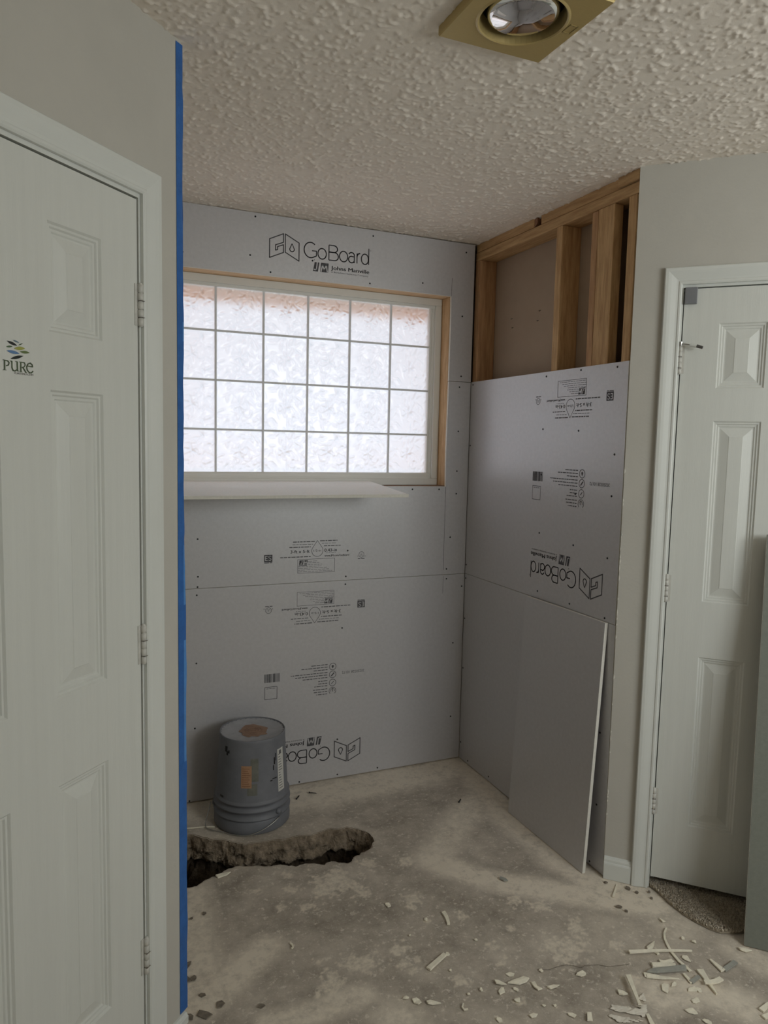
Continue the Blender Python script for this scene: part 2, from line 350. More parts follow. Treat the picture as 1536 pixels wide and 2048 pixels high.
edge_ = np.minimum.reduce([cgx-CX0, CX1-cgx, cgy-CY0, CY1-cgy]); hh = hh*np.clip(edge_/.02, 0, 1)
CV = np.stack([cgx.ravel(), cgy.ravel(), (H-hh-.0002).ravel()], 1); ci = np.arange(len(CV)).reshape(ncy+1, ncx+1)
CQ = np.stack([ci[:-1, :-1], ci[1:, :-1], ci[1:, 1:], ci[:-1, 1:]], -1).reshape(-1, 4)
cc_ = CV[CQ].mean(1); CQ = CQ[~((abs(cc_[:, 0]-LX) < a) & (abs(cc_[:, 1]-LY) < a))]
m_ = MB(); m_.v = [tuple(v) for v in CV.tolist()]; m_.f = CQ.tolist(); m_.m = [0]*len(m_.f); nrel = len(m_.f)
for x0, x1, y0, y1 in ((-.95, LX-a, -.85, 3.175), (LX+a, 2.95, -.85, 3.175), (LX-a, LX+a, -.85, LY-a), (LX-a, LX+a, LY+a, 3.175)): m_.box(x0, x1, y0, y1, H+.0005, H+.06)
o = m_.build('ceiling', M_CEIL, kind='structure', label='pale popcorn textured ceiling', cat='ceiling')
o.data.polygons.foreach_set('use_smooth', [True]*nrel+[False]*(len(m_.f)-nrel))

# outer shell
m_ = MB(); WX0, WX1, WZ0, WZ1 = .315, 1.609, 1.332, 2.195
for x0, x1, y0, y1 in ((-.95, WX0, 0, H), (WX1+.038, 2.95, 0, H), (WX0, WX1+.038, 0, WZ0-.038), (WX0, WX1+.038, WZ1+.038, H)): m_.box(x0, x1, y0, y1, -.16, -.1017)
wall_back = m_.build('wall_back', M_KRAFT, M=M_BACK, kind='structure', label='alcove back wall lined with grey backer board around the window', cat='wall')
m_ = MB()
for x0, x1, y0, y1 in ((-.95, WX0-.05, -.2, 3), (WX1+.05, 2.95, -.2, 3), (WX0-.05, WX1+.05, -.2, WZ0-.03), (WX0-.05, WX1+.05, WZ1-.040, 3)): m_.box(x0, x1, y0, y1, -.36, -.1605)
m_.box(WX0-.2, WX1+.2, WZ1-.040, WZ1+.06, -.50, -.36)
m_.build('brick_facing', M_BRICK, wall_back)
MB().box(-2, 4, 3.40, 4.0, 2.30, 2.34).build('eave', mat('eave_wood', (.80, .42, .20), .9, .08, 8), kind='structure', label='wooden eave outside over the window', cat='eave')
MB().box(-14, 16, 3.3, 30, -.4, -.3).build('ground', mat('yard_paving', (.34, .335, .30), .95, .2, 2), kind='structure', label='yard outside the obscured window', cat='ground')
MB().box(-.95, -.87, -.85, 3.115, 0, H).build('wall_side_left', M_WALL, kind='structure', label='side wall behind the camera on the taped side', cat='wall')
MB().box(2.83, 2.95, -.85, 3.115, 0, H).build('wall_side_right', M_WALL, kind='structure', label='plain side wall out of view', cat='wall')
m_ = MB()
for x0, x1, zz0, zz1 in ((-.95, 1.51, 0, H), (2.65, 2.95, 0, H), (1.51, 2.65, 0, 1.35), (1.51, 2.65, 2.29, H)): m_.box(x0, x1, -.85, -.75, zz0, zz1)
m_.build('wall_rear', M_WALL, kind='structure', label='rear wall with the other window, out of view', cat='wall')
MB().box(.14, FX, FY+.01, YB-.001, 0, H).build('wall_alcove', M_WALL, kind='structure', label='left side of the alcove behind the corner', cat='wall')

# ---- diagonal walls with door openings
D0L, D0R, DW = .153, .157, .61
def slab_wall(name, M, sgn, d0, end, label):
    m = MB(); X = lambda s: sgn*s
    for s0, s1, zz0, zz1 in ((0, d0-.018, 0, H), (d0+DW+.018, end, 0, H), (d0-.018, d0+DW+.018, 2.062, H)):
        a_, c_ = sorted((X(s0), X(s1))); m.box(a_, c_, zz0, zz1, -.11, 0)
    return m.build(name, M_WALL, M=M, kind='structure', label=label, cat='wall')
wall_left = slab_wall('wall_left', M_LEFT, -1, D0L, 1.58, 'greige painted wall holding the door with the leaf sticker')
wall_diag = slab_wall('wall_diagonal', M_DOOR, 1, D0R, 1.53, 'greige painted wall between the exposed studs and the door with the grey sensor')
# torn drywall edge where the old tile came off
m_ = MB()
for k in range(26):
    z = random.choice([random.uniform(.1, 1.2), random.uniform(.85, 1.55)]); h = random.uniform(.006, .03); wv = random.uniform(.002, .006)
    m_.prism([(-.0005, z), (-.0005, z+h), (wv*.6, z+h*.8), (wv, z+h*.5), (wv*.5, z+h*.15)], .0002, .0012)
m_.build('torn_plaster', M_FOAM, wall_diag, label='white torn plaster along the edge')

# ---- door builder
def panel_mesh(wd, ht):
    prof = [(0, 0), (.004, -.0045), (.0085, -.0045), (.0115, -.008), (.0165, -.008), (.0195, -.0105), (.023, -.0105), (.048, -.0035), (.0495, -.0025)]
    m = MB(); n = len(prof)
    for d, z in prof: m.v += [(d, d, z), (wd-d, d, z), (wd-d, ht-d, z), (d, ht-d, z)]
    for i in range(n-1):
        for k in range(4): k2 = (k+1) % 4; m.f.append([i*4+k, i*4+k2, (i+1)*4+k2, (i+1)*4+k]); m.m.append(0)
    m.f.append([(n-1)*4+k for k in range(4)]); m.m.append(0)
    return m.mesh('door_panel', M_PAINT)
def make_door(name, M, sgn, d0, zoff, hz, label):
    root = empty(name, M=M, kind='structure', label=label, cat='door')
    X = lambda s: sgn*s
    zb = .022+zoff; zf = -.003                    # slab face sits just behind the wall face
    xs = [0, .108, .247, .363, .502, DW]; zs = [zb, .235+zoff*.6, .818+zoff, 1.0+zoff*1.3, 1.612+zoff*.3, 1.722, 1.928, 2.040]
    m = MB()
    for i in range(5):
        for j in range(7):
            if i in (1, 3) and j in (1, 3, 5): continue
            a_, c_ = sorted((X(d0+xs[i]), X(d0+xs[i+1]))); m.add([(a_, zs[j], zf), (c_, zs[j], zf), (c_, zs[j+1], zf), (a_, zs[j+1], zf)], [(0, 1, 2, 3)])
    a_, c_ = sorted((X(d0), X(d0+DW))); m.add([(a_, zb, zf), (c_, zb, zf), (c_, 2.04, zf), (a_, 2.04, zf), (a_, zb, zf-.035), (c_, zb, zf-.035), (c_, 2.04, zf-.035), (a_, 2.04, zf-.035)],
                                          [(4, 7, 6, 5), (0, 4, 5, 1), (1, 5, 6, 2), (2, 6, 7, 3), (3, 7, 4, 0)])
    m.build('slab', M_PAINT, root)
    cache = {}
    for i in (1, 3):
        for j in (1, 3, 5):
            wd, ht = xs[i+1]-xs[i], zs[j+1]-zs[j]; key = (round(wd, 4), j)
            if key not in cache: cache[key] = panel_mesh(wd, ht)
            x_ = min(X(d0+xs[i]), X(d0+xs[i+1])); link('door_panel', cache[key], root, Matrix.Translation((x_, zs[j], zf)))
    # jamb lining
    for s0, s1, zz0, zz1 in ((d0-.018, d0-.003, 0, 2.044), (d0+DW+.003, d0+DW+.018, 0, 2.044), (d0-.018, d0+DW+.018, 2.044, 2.062)):
        a_, c_ = sorted((X(s0), X(s1))); MB().box(a_, c_, zz0, zz1, -.11, -.0005).build('jamb', M_TRIM, root)
    for s0, s1, zz0, zz1 in ((d0-.003, d0+.012, 0, 2.03), (d0-.003, d0+DW+.003, 2.03, 2.044)):
        a_, c_ = sorted((X(s0), X(s1))); MB().box(a_, c_, zz0, zz1, -.06, -.042).build('door_stop', M_TRIM, root)
    # casing, mitred
    prof = [(0, 0), (0, .008), (.004, .0105), (.009, .0105), (.012, .0085), (.018, .0095), (.034, .0145), (.043, .0165), (.052, .0165), (.0555, .012), (.0555, 0)]
    zi = 2.053; n = len(prof)
    for side in (0, 1):
        s_in = d0-.008 if side == 0 else d0+DW+.008; dr_ = -1 if side == 0 else 1; m = MB()
        for d, tck in prof: m.v.append((X(s_in+dr_*d), 0, tck))
        for d, tck in prof: m.v.append((X(s_in+dr_*d), zi+d, tck))
        m.f += [[i, i+1, n+i+1, n+i] for i in range(n-1)]+[list(range(n))]; m.m = [0]*len(m.f); m.build('casing_leg', M_TRIM, root)
    m = MB()
    for d, tck in prof: m.v.append((X(d0-.008-d), zi+d, tck))
    for d, tck in prof: m.v.append((X(d0+DW+.008+d), zi+d, tck))
    m.f = [[i, i+1, n+i+1, n+i] for i in range(n-1)]; m.m = [0]*len(m.f); m.build('casing_head', M_TRIM, root)
    # hinges
    for z in hz:
        hg = MB().box(*sorted((X(d0-.003), X(d0+.010))), z-.045, z+.045, zf, zf+.002).build('hinge', M_HINGE, root)
        for k in range(5):
            y0 = z-.045+k*.018
            mm = MB().lathe([(.0045, 0), (.0062, .0006), (.0062, .0164), (.0045, .017)], 12)
            mm.v = [(x, zz, -y) for x, y, zz in mm.v]
            link('knuckle', mm.mesh('knuckle', M_HINGE, True), hg, Matrix.Translation((X(d0-.0035), y0, zf+.006)))
        mm = MB().lathe([(.0001, .003), (.004, .002), (.0048, 0), (.0035, -.09), (.0045, -.0915), (.0001, -.0935)], 12); mm.v = [(x, zz, -y) for x, y, zz in mm.v]
        link('hinge_pin', mm.mesh('hinge_pin', M_STEEL if False else M_HINGE, True), hg, Matrix.Translation((X(d0-.0035), z+.0455, zf+.006)))
        MB().box(*sorted((X(d0-.0035-.0064), X(d0-.0035+.0064))), z-.0275, z-.0265, zf+.004, zf+.0126).build('hinge_seam', M_SEAM, hg)  # dark strips drawn in to stand for the gaps between knuckles
        MB().box(*sorted((X(d0-.0035-.0064), X(d0-.0035+.0064))), z+.0085, z+.0095, zf+.004, zf+.0126).build('hinge_seam', M_SEAM, hg)
    return root
door_1 = make_door('door_1', M_LEFT, -1, D0L, 0, (1.815, 1.05, .285), 'white six panel door with a leaf sticker, hinged beside the blue tape')
door_2 = make_door('door_2', M_DOOR, 1, D0R, .018, (1.815, 1.06, .315), 'white six panel door with a grey sensor at its top corner')
# sticker on the left door: leaves and lettering
zs_ = lambda x, y: lw(x/15.36, 670+y/15.36)
st = empty('sticker'); st.parent = door_1; tag(st, label='leaf logo sticker reading PURE in green letters')
def leaf(p0, p1, wd, colr, nm):
    (x0, y0), (x1, y1) = p0, p1; L = math.hypot(x1-x0, y1-y0); dx, dy = (x1-x0)/L, (y1-y0)/L; up, dn_ = [], []
    for k in range(13):
        s = k/12; h = wd/2*math.sin(math.pi*s)**.9; up.append(zs_(x0+dx*L*s-dy*h, y0+dy*L*s+dx*h)); dn_.append(zs_(x0+dx*L*s+dy*h, y0+dy*L*s-dx*h))
    MB().poly((up+dn_[-2:0:-1])[::-1], -.0022).build('leaf', mat('ink_'+nm, colr, .5), st)
for p0, p1, wd, c_, nm in (((240,172),(562,332),80,(.015,.018,.02),'black'), ((425,150),(625,240),42,(.12,.19,.24),'slate'), ((588,318),(735,252),32,(.06,.10,.05),'deep_green'),
                           ((212,355),(418,350),60,(.09,.15,.08),'green'), ((465,405),(800,415),115,(.36,.37,.09),'yellow'), ((232,472),(635,575),95,(.11,.22,.42),'blue'),
                           ((635,508),(945,548),85,(.13,.18,.06),'olive'), ((350,728),(748,642),95,(.012,.018,.016),'jet')): leaf(p0, p1, wd, c_, nm)
m_ = MB(); rb = lambda pts, wd: m_.ribbon(pts, wd, -.0022, xf=zs_)
for pts, wd in (([(170,765),(175,1070)],42),([(112,755),(200,772)],20),([(118,1066),(228,1076)],20),([(180,775),(270,795),(312,850),(292,920),(212,945)],34),
                ([(330,796),(400,802)],22),([(395,800),(400,1000),(432,1085),(490,1105),(560,1060)],36),([(558,820),(572,1115)],40),([(500,812),(575,822)],20),([(560,1108),(622,1108)],18),
                ([(668,832),(674,1132)],38),([(618,824),(700,834)],18),([(634,1130),(722,1140)],16),([(680,834),(780,852),(806,920),(772,980),(705,995)],30),([(738,1000),(832,1155)],34),([(800,1150),(862,1166)],14),
                ([(862,950),(1030,980),(1020,915),(958,862),(888,892),(850,975),(868,1080),(936,1162),(1000,1162),(1048,1105)],34)): rb(pts, wd)
m_.build('lettering', mat('ink_letter_green', (.075, .105, .055), .5), st)

def text_mesh(s, size, mode='LEFT'):
    cu = bpy.data.curves.new('t', 'FONT'); cu.body = s; cu.size = size; cu.align_x = mode; cu.resolution_u = 3
    o = bpy.data.objects.new('t', cu); C.objects.link(o); me_ = bpy.data.meshes.new_from_object(o)
    v = [tuple(x.co) for x in me_.vertices]; f = [tuple(p.vertices) for p in me_.polygons]
    bpy.data.objects.remove(o); bpy.data.curves.remove(cu); bpy.data.meshes.remove(me_); return v, f
def text(m, s, x0, x1, y0, ht, mi=0, shear=0, xf=None, z=0):    # fits the words between x0 and x1, capital height ht
    v, f = text_mesh(s, 1.0); xa = min(p[0] for p in v); xb = max(p[0] for p in v); yb = max(p[1] for p in v if True)
    cap = .73; out = []
    for x, y, _ in v:
        X = x0+(x-xa)/(xb-xa)*(x1-x0); Y = y0+y/cap*ht; X += shear*(Y-y0); out.append((*(xf(X, Y) if xf else (X, Y)), z))
    m.add(out, f, mi)
m_ = MB(); text(m_, 'PUREHMU.COM', 480, 1050, 0, 58, xf=lambda X, Y: zs_(X, 1195+(X-480)*.115-Y), z=-.0022)
m_.build('web_address', M_INK, st)

# ---- right door extras
X0, Z0 = dw(1371, 576); X1, Z1 = dw(1394, 608)
bevel(MB().box(X0, X1, Z1, Z0, -.003, .010).build('door_sensor', M_GREY, door_2, label='small grey plastic sensor box at the door corner'), .002)
hx, hzz = D0R-.0035, 1.866
ds = MB().tube([(hx, hzz, .004), (hx+.012, hzz-.003, .016), (hx+.035, hzz-.008, .022)], .0022).build('hinge_door_stop', M_STEEL, door_2, label='hinge pin door stop with rubber tip')
MB().tube([(hx+.028, hzz-.006, .020), (hx+.048, hzz-.011, .024)], .0058, 10).build('bumper', M_TRIM, ds); MB().tube([(hx+.048, hzz-.011, .024), (hx+.066, hzz-.017, .026)], [.0052, .0045], 10).build('rubber_tip', M_RUBBER, ds)
MB().tube([(hx, hzz-.006, .004), (hx, hzz+.006, .004)], .007, 10).build('pin_cap', M_STEEL, ds)
# ---- baseboards
bp_ = [(0, 0), (.012, 0), (.0125, .055), (.011, .060), (.009, .062), (.0085, .070), (.005, .078), (0, .080)]
def baseboard(name, M, x0, x1, label, sc=1):
    m = MB(); n = len(bp_)
    for x in (x0, x1): m.v += [(x, z*sc, d) for d, z in bp_]
    m.f = [[i, (i+1) % n, n+(i+1) % n, n+i] for i in range(n)]+[list(range(n)), list(range(n, 2*n))]; m.m = [0]*len(m.f)
    return m.build(name, M_TRIM, M=M, kind='structure', label=label, cat='baseboard')
baseboard('baseboard_right', M_DOOR, .001, D0R-.0645, 'short white moulded baseboard beside the door casing')
baseboard('baseboard_left', M_LEFT, -(D0L-.0645), -.001, 'low white strip at the foot of the taped wall', .35)

# ------------------------------------------------------------------ window
win = empty('window_1', M=M_BACK, kind='structure', label='white window of obscure patterned panes in a grid', cat='window')
PX = [.369, .567, .769, .966, 1.161, 1.360, 1.556]; PZ = [1.386, 1.566, 1.771, 1.974, 2.156]
def ring(m, x0, x1, y0, y1, w, z0, z1):
    for a_, b_, c_, d_ in ((x0, x1, y1-w, y1), (x0, x1, y0, y0+w), (x0, x0+w, y0+w, y1-w), (x1-w, x1, y0+w, y1-w)): m.box(a_, b_, c_, d_, z0, z1)
m_ = MB(); ring(m_, WX0+.0005, WX1-.0005, WZ0-.002, WZ1-.0005, .031, -.155, -.088); bevel(m_.build('window_frame', M_VINYL, win), .002)
m_ = MB(); ring(m_, WX0+.030, WX1-.029, WZ0+.036, WZ1-.029, .014, -.145, -.100); m_.box(WX0+.030, WX1-.029, WZ0+.026, WZ0+.040, -.145, -.1005); m_.box(WX0+.0295, WX0+.04, WZ0+.03, WZ1-.03, -.1445, -.101); m_.box(WX1-.04, WX1-.0285, WZ0+.03, WZ1-.03, -.1445, -.101); bevel(m_.build('sash_frame', M_VINYL, win), .002)
m_ = MB(); ring(m_, PX[0]-.012, PX[-1]+.014, PZ[0]-.012, PZ[-1]+.012, .013, -.14, -.106); bevel(m_.build('glazing_bead', M_VINYL, win), .002)
for x in PX[1:-1]: MB().box(x-.0038, x+.0038, PZ[0], PZ[-1], -.120, -.108).build('muntin', M_GRID, win)
for z in PZ[1:-1]: MB().box(PX[0], PX[-1], z-.0038, z+.0038, -.1195, -.1085).build('muntin', M_GRID, win)
def pane_mesh(seed):
    rnd = random.Random(seed); N = 56; ridg = []
    for k in range(110):
        ridg.append((rnd.uniform(-.5, .5), rnd.uniform(-.5, .5), rnd.uniform(0, math.pi), rnd.uniform(.03, .10), rnd.uniform(.014, .030), rnd.choice((-1, 1))*rnd.uniform(.3, 1)))
    for k in range(6): an = k*math.pi/3+rnd.uniform(-.3, .3)+.5; ridg.append((.08*math.cos(an), .08*math.sin(an), an, .08, .022, rnd.choice((-1, 1))*1.2))
    g1 = np.linspace(-.5, .5, N+1); X, Y = np.meshgrid(g1, g1); Zz = np.zeros_like(X)
    for cx, cy, an, L, wd, am in ridg:
        u = (X-cx)*math.cos(an)+(Y-cy)*math.sin(an); v = -(X-cx)*math.sin(an)+(Y-cy)*math.cos(an)+.8*u*u*am
        Zz += am*np.exp(-(u/L)**2-(v/wd)**2)
    edge = np.clip((.5-np.maximum(abs(X), abs(Y)))/.05, 0, 1); Zz *= edge*.0042
    m = MB(); m.v = [(float(x), float(y), float(z)) for x, y, z in zip(X.ravel(), Y.ravel(), Zz.ravel())]
    for j in range(N):
        for i in range(N): k = j*(N+1)+i; m.f.append([k, k+1, k+N+2, k+N+1]); m.m.append(0)
    return m.mesh('pane', M_PANE, True)
panes = [pane_mesh(s) for s in (3, 11, 29)]
for i in range(6):
    for j in range(4):
        x0, x1, y0, y1 = PX[i]+.004, PX[i+1]-.004, PZ[j]+.004, PZ[j+1]-.004
        link('pane', panes[(i*2+j*3) % 3], win, Matrix.Translation(((x0+x1)/2, (y0+y1)/2, -.114)) @ Matrix.Diagonal((x1-x0+.003, y1-y0+.003, 1, 1)))
MB().box(PX[0]-.01, PX[-1]+.01, PZ[0]-.01, PZ[-1]+.01, -.1175, -.1165).build('backing_pane', M_PANE, win) if False else None
# rough framing that shows around the window
bevel(MB().box(WX0-.04, WX1+.038, WZ1, WZ1+.038, -.1015, -.0135).build('header', M_WOODX, wall_back, label='bare wood header over the window'), .002)
bevel(MB().box(WX1, WX1+.038, WZ0-.002, WZ1-.0005, -.1015, -.0135).build('trimmer_stud', M_WOODZ if False else mat('trimmer_wood', (.74, .53, .32), .7, 0, 9, .35, 40, .3, col2=(.46, .27, .13), stretch=(9, .9, 9), detail=6), wall_back, label='bare wood stud beside the window'), .002)
bevel(MB().box(WX0-.04, WX1+.038, WZ0-.038, WZ0-.0025, -.1015, -.0135).build('sill_plate', mat('sill_wood', (.30, .20, .13), .8, 0, 9, .35, 40, .3, col2=(.14, .085, .06), stretch=(.9, 9, 9)), wall_back, label='dark stained wood sill'), .002)
MB().box(WX0-.04, WX0, WZ0-.0025, WZ1, -.1015, -.0135).build('trimmer_stud', M_WOODZ, wall_back)

# ------------------------------------------------------------------ backer boards on the walls
T = .0127
def board(name, parent, poly, label, z1=0.0, face=M_BOARD):
    o = MB().prism(poly, z1-T+.0004, z1, 0, 1).build(name, [face, M_FOAM], parent, label=label); return o
b_top = board('backer_board', wall_back, [(FX+.001, 2.438), (XR-.002, 2.434), (XR-.002, 1.814), (WX1, 1.814), (WX1+.002, 2.10), (WX1, WZ1-.001), (1.0, WZ1+.001), (.7, WZ1-.001), (WX0, WZ1), (WX0, 1.814), (FX+.001, 1.814)], 'grey backer board over the window printed with an upright logo')
b_mid = board('backer_board', wall_back, [(FX+.001, 1.812), (WX0, 1.812), (WX0, 1.330), (1.1, 1.331), (WX1, 1.328), (WX1-.003, 1.5), (WX1+.001, 1.812), (XR-.002, 1.812), (XR-.002, .913), (FX+.001, .913)], 'grey backer board under the window')
b_low = board('backer_board', wall_back, [(FX+.001, .911), (XR-.002, .911), (XR-.002, .004), (FX+.001, .004)], 'grey backer board at the floor behind the pail')
ye = 1.964
b_ru = board('backer_board', None, [(-YB+.0008, 1.814), (-ye, 1.816), (-ye+.001, 1.4), (-ye-.001, .914), (-YB+.0008, .914)], 'grey backer board below the exposed studs with an upside down logo')
b_rl = board('backer_board', None, [(-YB+.0008, .912), (-ye+.001, .912), (-ye+.002, .5), (-ye+.004, .003), (-YB+.0008, .003)], 'blank grey backer board behind the leaning offcut')
# stud wall on the right of the alcove
m_ = MB(); m_.box(-3.05, -2.172, 0, H, -.114, -.1017)
wall_right = m_.build('wall_right', M_KRAFT, M=M_RIGHT, kind='structure', label='open stud wall of the alcove with backer board on its lower part', cat='wall')
b_ru.parent = wall_right; b_rl.parent = wall_right
SF, SB = -.0129, -.1015
def lumber(name, y0, y1, z0, z1, f, bk_, mt, label=None):
    o = bevel(MB().box(-y1, -y0, z0, z1, bk_, f).build(name, mt, wall_right, label=label), .0025); return o
M_WOODV = mat('stud_wood_vertical', (.70, .47, .25), .7, 0, 8, .35, 40, .3, col2=(.40, .23, .105), stretch=(9, .8, 9), detail=6)
M_WOODV2 = mat('stud_wood_red', (.60, .37, .20), .7, 0, 8, .35, 40, .3, col2=(.37, .20, .10), stretch=(9, .8, 9), detail=6)
M_WOODH = mat('plate_wood', (.66, .44, .23), .7, 0, 8, .35, 40, .3, col2=(.38, .22, .10), stretch=(.8, 9, 9), detail=6)
lumber('stud', 2.990, 3.03, .04, 2.3635, SF, SB, M_WOODV2); lumber('stud', 2.380, 2.417, .04, 2.3635, SF, SB, M_WOODV)
lumber('stud', 2.179, 2.212, .04, 2.3635, SF-.004, SB, M_WOODV2); lumber('stud', 2.090, 2.1745, .04, 2.3635, SF-.001, SF-.040, M_WOODV, 'stud turned flat, showing its broad face')
lumber('stud', 1.982, 2.020, .04, 2.3635, SF-.001, SB, M_WOODV)
lumber('top_plate', 1.95, 3.03, 2.364, 2.4015, SF, SB, M_WOODH); lumber('top_plate', 2.575, 3.03, 2.4035, 2.4395, SF-.002, SB, M_WOODH); lumber('top_plate', 1.95, 2.53, 2.4035, 2.4395, SF-.004, SB, M_WOODH)
lumber('blocking', 1.966, 2.07, 2.4045, 2.4385, SF+.008, SF-.0035, M_WOODH, 'short wood scrap at the end of the top plate')
bevel(MB().prism([(-2.576, 2.404), (-2.560, 2.412), (-2.552, 2.42), (-2.556, 2.438), (-2.576, 2.438)], SB, SF-.004).build('splintered_end', mat('splintered_wood', (.27, .145, .085), .9, .3, 60, .6, 80), wall_right), .001)
lumber('bottom_plate', 1.98, 3.03, 0.001, .0385, SF, SB, M_WOODH)
# cavity lining so that the gap between the last studs stays closed
m_ = MB(); m_.box(-2.172, -1.96, 0, H, -.40, -.39); m_.box(-2.172, -2.168, 0, H, -.39, -.114); m_.build('cavity_lining', M_KRAFT, wall_right)
for zx, zy in ((645, 1222), (418, 1288), (628, 1303), (425, 1360)):           # nail points through the drywall
    x, z = rw(920+zx/4.042, 320+zy/4.042, .1017-.0127+.0127)
    MB().tube([(x-.006, z+.004, -.1012), (x, z, -.0985), (x+.007, z+.003, -.1005)], .0011, 6).build('nail_tip', M_RUBBER, wall_right)

# ---- screws
SM = MB().lathe([(.0001, .0006), (.0018, .0004), (.0030, .0013), (.0036, .0012), (.0038, .0004), (.0038, -.002)], 10).mesh('screw', M_SCREW, True)
def scr(par, x, z, zz=0.0): link('screw', SM, par, Matrix.Translation((x, z, zz)))
def zmap(x0, y0, s): return lambda a, b_: (x0+a/s, y0+b_/s)
for f_, L in ((zmap(340, 380, 2.477), [(423,131),(62,306),(397,322),(498,407),(1007,228),(706,350),(990,463),(1252,461),(1468,310),(1448,626),(1442,923)]),
              (zmap(340, 700, 2.477), [(1434,184),(1428,403),(1421,600),(1418,712),(1388,927),(1201,690),(1333,690),(137,937)]),
              (zmap(340, 1050, 2.56), [(143,265),(141,318),(137,360),(135,709),(910,131),(900,263),(898,303),(881,527),(1434,63),(1415,225),(1415,275),(1493,313),(1509,478),(1448,603),(1501,731),(1436,979)]),
              (zmap(340, 1400, 3.339), [(166,190),(130,675),(863,547),(1117,262),(1117,497),(1385,452)])):
    for a_, b_ in L:
        x, z = bk(*f_(a_, b_))
        if .26 < x < XR-.006: scr(b_top if z > 1.813 else b_mid if z > .912 else b_low, x, z)
for f_, L in ((zmap(900, 720, 3.939), [(182,196),(760,130),(1033,79),(1320,54),(160,674),(733,545),(1013,557),(1296,744),(1273,1073),(987,1056),(720,903),(704,1362),(971,1459),(1240,1562),(128,1612),(689,1820),(941,1920),(1218,2034),(124,1718)]),
              (zmap(900, 1150, 3.25), [(96,281),(85,603),(70,1085),(115,1208),(250,1310),(975,1025),(953,1492),(907,1860)])):
    for a_, b_ in L:
        x, z = rw(*f_(a_, b_))
        if -YB+.006 < x < -ye-.004 and z > .01: scr(b_ru if z > .913 else b_rl, x, z)

